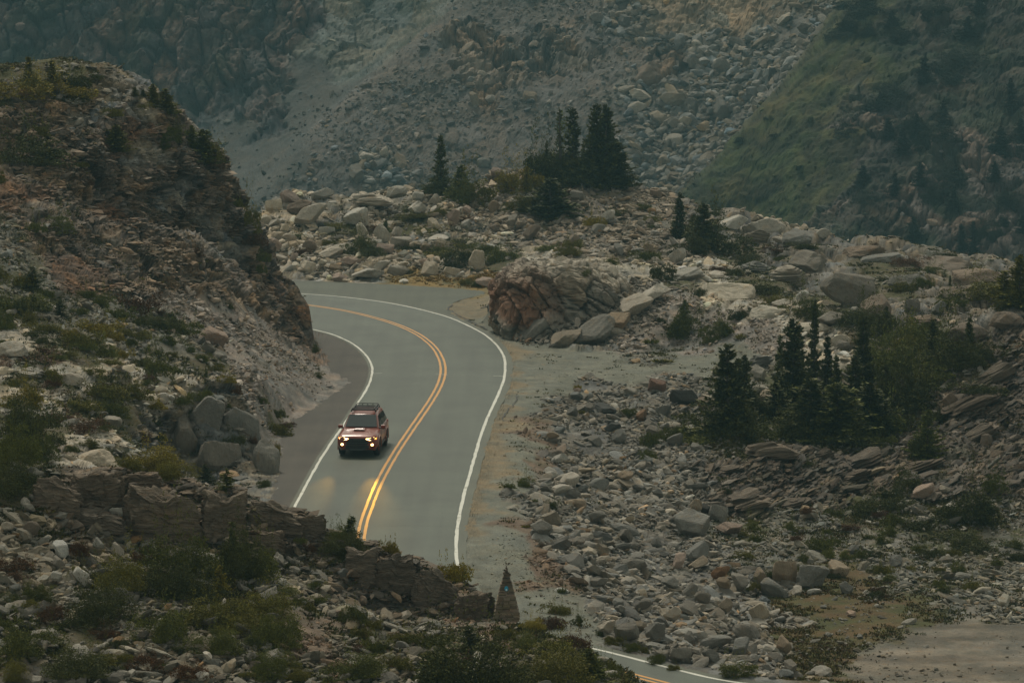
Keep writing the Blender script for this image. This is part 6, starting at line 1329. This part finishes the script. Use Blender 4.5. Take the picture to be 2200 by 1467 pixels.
# ------------------------------------------------------------------ low growth between the stones: nobody could count it
td = AT[:, 13]*land*inU*(p0[:, 1] > 84)*(p0[:, 1] < 262)*np.clip(NRM[:, 2]*1.8-.5, .0, 1)*np.clip(.4+1.5*fbm(p0*.55, 3, 501), .02, 2)
NT = 44000; tk = rs.choice(len(p0), NT, p=td/td.sum(), replace=False); pos = DN[tk]+rs.normal(0, .06, (NT, 3))*np.array([1, 1, 0])
K = 13; q = np.repeat(pos, K, 0); n = len(q); a = rs.uniform(0, 6.283, n); rad = rs.uniform(0, .16, n); q = q+np.column_stack([np.cos(a)*rad, np.sin(a)*rad*1.3, -.02+0*a])
dv = np.column_stack([np.cos(a)*.6, np.sin(a)*.6, rs.uniform(.4, 1.2, n)]); ln = rs.uniform(.05, .14, n)*(1+.3*(q[:, 1] > 200))
pal = np.array([(.062,.062,.016), (.100,.090,.018), (.042,.048,.014), (.090,.055,.024), (.120,.090,.030)]); pc = rs.choice(5, NT, p=[.34, .24, .25, .10, .07])
isY = np.isin(BEST[tk], [TK.index('Y')]); pc[isY] = 4; isM = np.isin(BEST[tk], [TK.index('M')]); pc[isM] = rs.choice([0, 3, 4, 1], isM.sum())
cc = np.repeat(pal[pc], K, 0)*np.exp(rs.normal(0, .25, n))[:, None]; cc[np.repeat(isY, K)] *= np.array([1.9, 1.55, 1.0])
v, f, c_ = sprays(q, dv, ln, ln*.5, rs, cc)
tag(mesh_np('undergrowth', v, f, M_tuft, col=c_), 'low heather, moss and grass growing between the stones', kind='stuff')
# ------------------------------------------------------------------ the car: front at the origin, x to its left, heading towards +Y; length runs to -Y
M_body = plain('copper_red_paint', (.20,.031,.012), .38, .05, coat=.5); M_blk = plain('black_plastic', (.012,.012,.013), .55); M_gls = plain('dark_glass', (.012,.022,.024), .04, spec=.9)
M_tyre = plain('tyre_rubber', (.012,.012,.012), .85); M_rim = plain('dark_alloy', (.05,.05,.052), .4, .7); M_hl = plain('lit_headlight', (.9,.85,.7), .2, emit=(1.0,.66,.24), es=9); M_amb = plain('amber_lens', (.8,.22,.02), .25, emit=(1.0,.30,.03), es=2.2)
M_fog = plain('lit_fog_lamp', (.9,.8,.5), .2, emit=(1.0,.60,.18), es=9); M_sil = plain('grey_lettering', (.10,.10,.10), .4, .6); M_skid = plain('grey_skid_plate', (.10,.10,.10), .5, .5); M_int = plain('car_interior', (.02,.02,.02), .9)
car = bpy.data.objects.new('suv_car', None); COL.objects.link(car)
tag(car, 'copper red off-road SUV with a black roof rack and lit headlights driving toward the camera', 'car')
def part(name, v, f, mat, parent=None, sm=False, bevel=0):
    fl = {}
    for q in f: fl.setdefault(len(q), []).append(q)
    if all(k in (3, 4) for k in fl): o = mesh_np(name, np.array(v, float), [np.array(x) for x in fl.values()], mat, smooth_=sm, parent=parent or car)
    else:
        me = bpy.data.meshes.new(name); me.from_pydata([tuple(x) for x in v], [], [tuple(x) for x in f]); me.materials.append(mat); o = bpy.data.objects.new(name, me); COL.objects.link(o); o.parent = parent or car
    if bevel:
        b = o.modifiers.new('edge', 'BEVEL'); b.width = bevel; b.segments = 2; b.limit_method = 'ANGLE'; b.angle_limit = R(35)
    return o
def box(cx, cy, cz, sx, sy, sz): 
    v = [(cx+a*sx/2, cy+b*sy/2, cz+c*sz/2) for a in (-1, 1) for b in (-1, 1) for c in (-1, 1)]
    return v, [(0,1,3,2),(4,6,7,5),(0,4,5,1),(2,3,7,6),(0,2,6,4),(1,5,7,3)]
def join(*bs):
    V, Fx = [], []
    for v, f in bs:
        o = len(V); V += list(v); Fx += [tuple(i+o for i in q) for q in f]
    return V, Fx
def lerp(tab, s):
    x = [t[0] for t in tab]; return [float(np.interp(s, x, [t[k] for t in tab])) for k in range(1, len(tab[0]))]
LEN, WB, FO, RW = 4.82, 2.79, .93, .405
# lower body sections: s, half width low, half width mid, half width shoulder, floor, shoulder height, centre height
SEC = [(0,.62,.80,.70,.44,.86,.90),(.05,.72,.88,.78,.36,.93,.97),(.18,.80,.935,.86,.32,.99,1.04),(.5,.84,.945,.89,.32,1.03,1.10),(1.0,.86,.945,.89,.32,1.06,1.15),(1.30,.86,.945,.88,.34,1.09,1.17),(1.5,.86,.94,.87,.34,1.12,1.15),(4.2,.86,.94,.87,.36,1.14,1.15),(4.62,.82,.93,.85,.40,1.12,1.13),(4.78,.76,.88,.80,.46,1.06,1.07),(4.82,.70,.82,.76,.52,1.0,1.02)]
st_ = sorted(set([0,.02,.05,.1,.18,.3]+[round(x, 3) for x in np.linspace(.4, 1.45, 16)]+[1.8,2.2,2.6,3.0]+[round(x, 3) for x in np.linspace(3.18, 4.26, 16)]+[4.4,4.55,4.68,4.76,4.80,4.82]))
V, Fx = [], []
for s in st_:
    wl, wm, ws, zf_, zs, zc = lerp(SEC, s); zb = zf_
    for wc in (FO, FO+WB):
        if abs(s-wc) < .50: zb = max(zb, RW+math.sqrt(max(0, .50**2-(s-wc)**2)))
    zb2 = min(zb, zs-.10); flare = 0.02 if min(abs(s-FO), abs(s-FO-WB)) < .56 else 0
    half = [(0, zb2+.02), (wl*.6, zb2+.02), (wl if zb2 < .5 else wm-.02, zb2), (wm+flare, max(zb2+.02, .58)), (wm, max(zb2+.05, .82)), (ws+.03, max(zb2+.07, zs-.08)), (ws, zs), (ws*.82, zs+(zc-zs)*.62), (ws*.45, zs+(zc-zs)*.95), (0, zc)]
    ring = [(x, -s, z) for x, z in half]+[(-x, -s, z) for x, z in half[-2:0:-1]]; V += ring
n = 18
for i in range(len(st_)-1): Fx += [(i*n+k, i*n+(k+1) % n, (i+1)*n+(k+1) % n, (i+1)*n+k) for k in range(n)]
Fx += [tuple(range(n))[::-1], tuple((len(st_)-1)*n+k for k in range(n))]
body = part('body', V, Fx, M_body, sm=False)
for p in body.data.polygons: p.use_smooth = len(p.vertices) == 4
# cabin: s, half width base, base height, half width roof, roof height
CB = [(1.42,.80,1.12,.79,1.13),(1.50,.82,1.12,.78,1.20),(2.20,.85,1.12,.64,1.70),(2.34,.86,1.12,.63,1.745),(3.0,.86,1.12,.63,1.775),(3.9,.85,1.12,.625,1.77),(4.42,.83,1.12,.61,1.73),(4.60,.82,1.12,.60,1.66),(4.74,.80,1.12,.72,1.15)]
V, Fx = [], []
for s, wb, zb, wr, zr_ in CB:
    h = [(wb, zb), (wb*.5+wr*.5+.012, zb*.5+zr_*.5), (wr+.02, zr_-.05), (wr-.03, zr_-.008), (wr*.5, zr_+.012 if s > 2.1 else zr_), (0, zr_+.018 if s > 2.1 else zr_)]
    V += [(x, -s, z) for x, z in h]+[(-x, -s, z) for x, z in h[-2::-1]]
n = 11
for i in range(len(CB)-1): Fx += [(i*n+k, i*n+k+1, (i+1)*n+k+1, (i+1)*n+k) for k in range(n-1)]
cabin = part('cabin', V, Fx, M_body, sm=True)
# glass: sheets standing just proud of the cabin, with thickness
def pane(name, pts, nrm, mat=M_gls, th=.012):
    nv = Vector(nrm).normalized(); a = [Vector(p)+nv*.006 for p in pts]; b = [p+nv*th for p in a]; k = len(pts)
    return part(name, a+b, [tuple(range(k))[::-1], tuple(range(k, 2*k))]+[(i, (i+1) % k, k+(i+1) % k, k+i) for i in range(k)], mat)
ws_n = (0, .58, .81)
pane('windshield', [(-.75,-1.51,1.215),(.75,-1.51,1.215),(.62,-2.17,1.690),(-.62,-2.17,1.690)], ws_n)
for sg in (1, -1):
    def side(name, q): 
        pts = []
        for s, z in q:
            t = (z-1.12)/(1.70-1.12); wb, wr = .86, .64; x = wb+(wr-wb)*min(t, 1)+.012; pts.append((sg*x, -s, z))
        if sg < 0: pts = pts[::-1]
        pane(name, pts, (sg*.93, 0, .36))
    side('side_window', [(1.82,1.18),(2.62,1.18),(2.62,1.64),(2.36,1.63)][::-1]); side('side_window', [(2.70,1.18),(3.50,1.18),(3.50,1.65),(2.70,1.65)][::-1]); side('side_window', [(3.58,1.18),(4.40,1.20),(4.22,1.62),(3.58,1.64)][::-1])
    # mirror on a short arm
    m = part('mirror', *join(box(sg*1.00, -1.74, 1.20, .22, .14, .16)), M_body, bevel=.03); part('mirror_base', *join(box(sg*.90, -1.72, 1.14, .16, .08, .05), box(sg*1.00, -1.735, 1.125, .20, .12, .03)), M_blk, parent=m)
    # head lamp: swept back wedge with an amber outer corner
    pts = [(.40,.018,.885),(.50,.012,.83),(.70,-.005,.80),(.80,-.035,.82),(.84,-.10,.90),(.78,-.085,.955),(.60,-.02,.925)]
    def wedge(P_, d=.05):
        a = [Vector((sg*x, y, z)) for x, y, z in P_]; b = [p+Vector((0, -.09, 0)) for p in a]; k = len(a)
        return a+b, [tuple(range(k)) if sg > 0 else tuple(range(k))[::-1], tuple(range(k, 2*k))]+[(i, (i+1) % k, k+(i+1) % k, k+i) for i in range(k)]
    hl = part('headlight', *wedge(pts), M_hl); part('amber_lens', *wedge([(.80,-.030,.815),(.885,-.14,.84),(.89,-.155,.925),(.84,-.09,.905)]), M_amb, parent=hl)
    # fog lamp in a dark pocket
    fg = part('fog_light', *([(sg*.70+.062*math.cos(a), .012-(.03 if k else 0), .615+.050*math.sin(a)) for k in (0, 1) for a in np.linspace(0, 6.283, 13)[:-1]], [tuple(range(12)), tuple(range(12, 24))]+[(i, (i+1) % 12, 12+(i+1) % 12, 12+i) for i in range(12)]), M_fog)
    part('fog_pocket', *box(sg*.70, -.045, .615, .22, .08, .18), M_blk, parent=fg, bevel=.02)
    # sills, flares, door lines, handles
    part('side_step', *box(sg*.90, -2.32, .40, .10, 1.5, .10), M_blk, bevel=.02)
    for s in (1.62, 2.66, 3.54): part('door_gap', *box(sg*.9405, -s, .86, .008, .012, .50), M_blk)
    for s in (2.50, 3.38): part('door_handle', *box(sg*.955, -s, .985, .03, .16, .03), M_body, bevel=.008)
    # tail lamp seen edge on
    part('tail_light', *box(sg*.86, -4.66, 1.0, .07, .16, .24), plain('red_lens', (.25,.01,.01), .2), bevel=.02)
    for s in (FO, FO+WB):
        ang = np.linspace(0, 6.283, 33)[:-1]; V, Fx = [], []
        prof = [(-.125, .25), (-.13, .375), (-.10, .40), (0, .406), (.10, .40), (.13, .375), (.125, .25)]
        for x, r_ in prof: V += [(x, r_*math.cos(a), r_*math.sin(a)) for a in ang]
        for i in range(6): Fx += [(i*32+k, i*32+(k+1) % 32, (i+1)*32+(k+1) % 32, (i+1)*32+k) for k in range(32)]
        w = bpy.data.objects.new('wheel', None); COL.objects.link(w); w.parent = car; w.location = (sg*.81, -s, .405)
        part('tyre', V, Fx, M_tyre, parent=w, sm=True)
        V, Fx = [(sg*.09, 0, 0)], []; V += [(sg*.07, .10*math.cos(a), .10*math.sin(a)) for a in ang]+[(sg*.045, .26*math.cos(a), .26*math.sin(a)) for a in ang]
        for k in range(32):
            Fx.append((0, 1+k, 1+(k+1) % 32))
            if (k//2) % 3 != 2 or True: Fx.append((1+k, 33+k, 33+(k+1) % 32, 1+(k+1) % 32))
        V2, F2 = [], []
        for k in range(6):
            a = k*6.283/6; c_, s_2 = math.cos(a), math.sin(a); b = [(sg*.10, .05, -.03), (sg*.10, .05, .03), (sg*.10, .25, .025), (sg*.10, .25, -.025), (sg*.05, .05, -.03), (sg*.05, .05, .03), (sg*.05, .25, .025), (sg*.05, .25, -.025)]
            V2 += [(x, y*c_-z*s_2, y*s_2+z*c_) for x, y, z in b]; o = 8*k; F2 += [(o, o+1, o+2, o+3), (o+4, o+5, o+6, o+7), (o, o+3, o+7, o+4), (o+1, o+2, o+6, o+5), (o+2, o+3, o+7, o+6)]
        part('rim', *join((V, Fx), (V2, F2)), M_rim, parent=w)
        # dark arch lining and flare lip
        V, Fx = [], []
        for k, a in enumerate(np.linspace(-.2, math.pi+.2, 20)):
            for dx in (.93, .972): V.append((sg*dx, -s+.49*math.cos(a), .405+.49*math.sin(a)))
            for dx in (.972, .93): V.append((sg*dx, -s+.53*math.cos(a), .405+.53*math.sin(a)))
        for k in range(19): Fx += [(4*k+j, 4*k+(j+1) % 4, 4*k+4+(j+1) % 4, 4*k+4+j) for j in range(4)]
        part('wheel_arch', V, Fx, M_body if s < 2 else M_body)
part('underbody', *box(0, -2.3, .46, 1.35, 3.9, .22), M_blk)
# grille: big dark mouth with lettering, lower bumper, skid plate
gr = part('grille', *([(-.46,.03,.60),(.46,.03,.60),(.53,.025,.70),(.36,.035,.895),(-.36,.035,.895),(-.53,.025,.70),(-.46,-.08,.60),(.46,-.08,.60),(.53,-.08,.70),(.36,-.08,.895),(-.36,-.08,.895),(-.53,-.08,.70)], [tuple(range(6)), tuple(range(6, 12))[::-1]]+[(i, 6+i, 6+(i+1) % 6, (i+1) % 6) for i in range(6)]), M_blk)
part('grille_bar', *join(box(0, .04, .69, .92, .02, .025), box(0, .043, .80, .74, .02, .02)), plain('satin_black', (.03,.03,.03), .35), parent=gr)
fcu = bpy.data.curves.new('t', 'FONT'); fcu.body = 'TOYOTA'; fcu.size = .085; fcu.extrude = .006; fcu.align_x = 'CENTER'; fcu.space_character = 1.15
ft = bpy.data.objects.new('t', fcu); COL.objects.link(ft); bpy.context.view_layer.update()
me = bpy.data.meshes.new_from_object(ft.evaluated_get(bpy.context.evaluated_depsgraph_get())); bpy.data.objects.remove(ft)
lt = bpy.data.objects.new('lettering', me); me.materials.clear(); me.materials.append(M_sil); COL.objects.link(lt); lt.parent = gr; lt.rotation_euler = (math.pi/2, 0, math.pi); lt.location = (0, .062, .822)
part('bumper', *join(box(0, -.02, .50, 1.10, .16, .16), box(0, .0, .575, 1.0, .12, .03)), M_blk, bevel=.03); part('skid_plate', *box(0, -.06, .40, .72, .16, .12), M_skid, bevel=.03)
part('hood_scoop', *([(-.27,-.78,1.135),(.27,-.78,1.135),(.25,-1.25,1.17),(-.25,-1.25,1.17),(-.25,-.80,1.195),(.25,-.80,1.195),(.22,-1.22,1.20),(-.22,-1.22,1.20)], [(0,1,5,4),(1,2,6,5),(2,3,7,6),(3,0,4,7),(4,5,6,7)]), M_body, bevel=.015)
part('scoop_opening', *box(0, -.778, 1.165, .44, .02, .045), M_blk)
part('wiper', *join(box(.28, -1.49, 1.20, .56, .02, .02), box(-.30, -1.49, 1.20, .56, .02, .02)), M_blk)
# roof rack: side rails, hoop at the front, cross bars
rk = [box(sg*.56, -3.15, 1.885, .04, 1.75, .04) for sg in (1, -1)]+[box(sg*.50, -3.15, 1.955, .035, 1.6, .035) for sg in (1, -1)]
rk += [box(0, -y, 1.885, 1.12, .05, .025) for y in (2.35, 2.62, 2.88, 3.14, 3.40, 3.66, 3.92)]+[box(0, -3.98, 1.965, 1.02, .035, .035), box(0, -2.36, 1.90, 1.12, .05, .06)]
rk += [box(sg*.56, -y, 1.835, .05, .08, .09) for sg in (1, -1) for y in (2.4, 3.15, 3.9)]+[box(sg*.53, -y, 1.92, .03, .03, .06) for sg in (1, -1) for y in (2.4, 2.9, 3.4, 3.95)]+[box(x, -3.98, 1.92, .03, .03, .09) for x in (-.25, 0, .25)]
part('roof_rack', *join(*rk), M_blk)
part('antenna', *join(box(0, -4.35, 1.80, .05, .12, .06)), M_blk, bevel=.01)
# its own lamps throw warm light on the road
for sg in (1, -1):
    for (x, z, tilt, e, sz) in ((.62, .87, 4.4, 480, 12),):
        ld = bpy.data.lights.new('headlamp_beam', 'SPOT'); ld.energy = e; ld.color = (1.0, .50, .05); ld.spot_size = R(sz); ld.spot_blend = 1.0; ld.shadow_soft_size = .06
        lo_ = bpy.data.objects.new('headlamp_beam', ld); COL.objects.link(lo_); lo_.parent = car; lo_.location = (sg*x, .06, z); lo_.rotation_euler = (math.pi/2-R(tilt+(0 if sg > 0 else -.6)), 0, R(0 if sg > 0 else 8))
a_, b_ = G(731, 977), G(813, 979); c_ = (a_+b_)/2
hd = math.atan2(-18.7, -1.5)                   # along the lane
fw = Vector((math.cos(hd), math.sin(hd), 0)); car.rotation_euler = (0, 0, hd-math.pi/2)
car.location = Vector((c_[0], c_[1], 0))+fw*(FO-.18)+Vector((0, 0, .012))

# ------------------------------------------------------------------ dry stone pyramid with a small blue plaque
base, nrm = cast(1088, 1331); m = float(project(np.array(base))[2])/F_; H = 110*m; Wb = 54*m
rp = np.random.RandomState(8); V, Fx, Cc = [], [], []; y = 0; z = -.06; k = 0
while z < H:
    t = max(0, z)/H; lower = t < .66; th = rp.uniform(.034, .048) if lower else rp.uniform(.03, .06); w = Wb*(1-t)**(.82 if lower else .90)+.03
    if t > .97: w = .06
    for side in range(4):
        nst = max(1, int(w/.19)); cuts = np.linspace(-w/2, w/2, nst+1)+np.concatenate([[0], rp.uniform(-.04, .04, nst-1) if nst > 1 else [], [0]])
        for a, b in zip(cuts[:-1], cuts[1:]):
            out = w/2+rp.uniform(-.022, .022)+(0 if lower else rp.uniform(-.04, .04)); dz = rp.uniform(-.004, .004); g = .006 if lower else .012
            q = [(a+g, -out), (b-g, -out), (b-g, -max(out-.16, 0)), (a+g, -max(out-.16, 0))]; c0, s0 = math.cos(side*math.pi/2), math.sin(side*math.pi/2); q = [(x*c0-yy*s0, x*s0+yy*c0) for x, yy in q]; o = len(V)
            zz = z+rp.uniform(0, .004); V += [(x, yy, zz) for x, yy in q]+[(x*.985, yy*.985, zz+th*.82+dz) for x, yy in q]; Fx += [(o,o+1,o+5,o+4),(o+1,o+2,o+6,o+5),(o+2,o+3,o+7,o+6),(o+3,o,o+4,o+7),(o+4,o+5,o+6,o+7)]
            cl = np.array([.20,.165,.120])*rp.uniform(.55, 1.35)*(1 if lower else .6)*np.array([1, rp.uniform(.93, 1.04), rp.uniform(.85, 1.05)]); Cc += [cl]*8
    z += th
core = [(-Wb*.42,-Wb*.42,-.05),(Wb*.42,-Wb*.42,-.05),(Wb*.42,Wb*.42,-.05),(-Wb*.42,Wb*.42,-.05),(0,0,H*.93)]; o = len(V); V += core; Fx3 = [(o,o+1,o+4),(o+1,o+2,o+4),(o+2,o+3,o+4),(o+3,o,o+4)]; Cc += [np.array([.03,.028,.024])]*5
pyr = mesh_np('stone_pyramid', V, [np.array(Fx), np.array(Fx3)], M_rubble, col=np.array(Cc)); pyr.location = (base.x, base.y+Wb*.5, base.z)
tag(pyr, 'tall dry stone pyramid of thin flat courses beside the gravel shoulder', 'stone pyramid')
zp = H*.60; yp = -(Wb*(1-.60)**.82/2+.035)
def disc(r1, r2, cz, n=14, d=.02): 
    v = [(r1*math.cos(a), yp-dd, cz+r2*math.sin(a)) for dd in (0, d) for a in np.linspace(0, 6.283, n+1)[:-1]]; return v, [tuple(range(n)), tuple(range(n, 2*n))[::-1]]+[(i, (i+1) % n, n+(i+1) % n, n+i) for i in range(n)]
def sub(name, vf, mat):
    me = bpy.data.meshes.new(name); me.from_pydata(vf[0], [], vf[1]); me.materials.append(mat); o = bpy.data.objects.new(name, me); COL.objects.link(o); o.parent = pyr; return o
sub('plaque', disc(.065, .085, zp), plain('blue_enamel', (.05,.32,.50), .25)); pq = sub('plaque_mark', disc(.028, .034, zp-.035, 10, .028), plain('pale_enamel', (.60,.72,.74), .3))
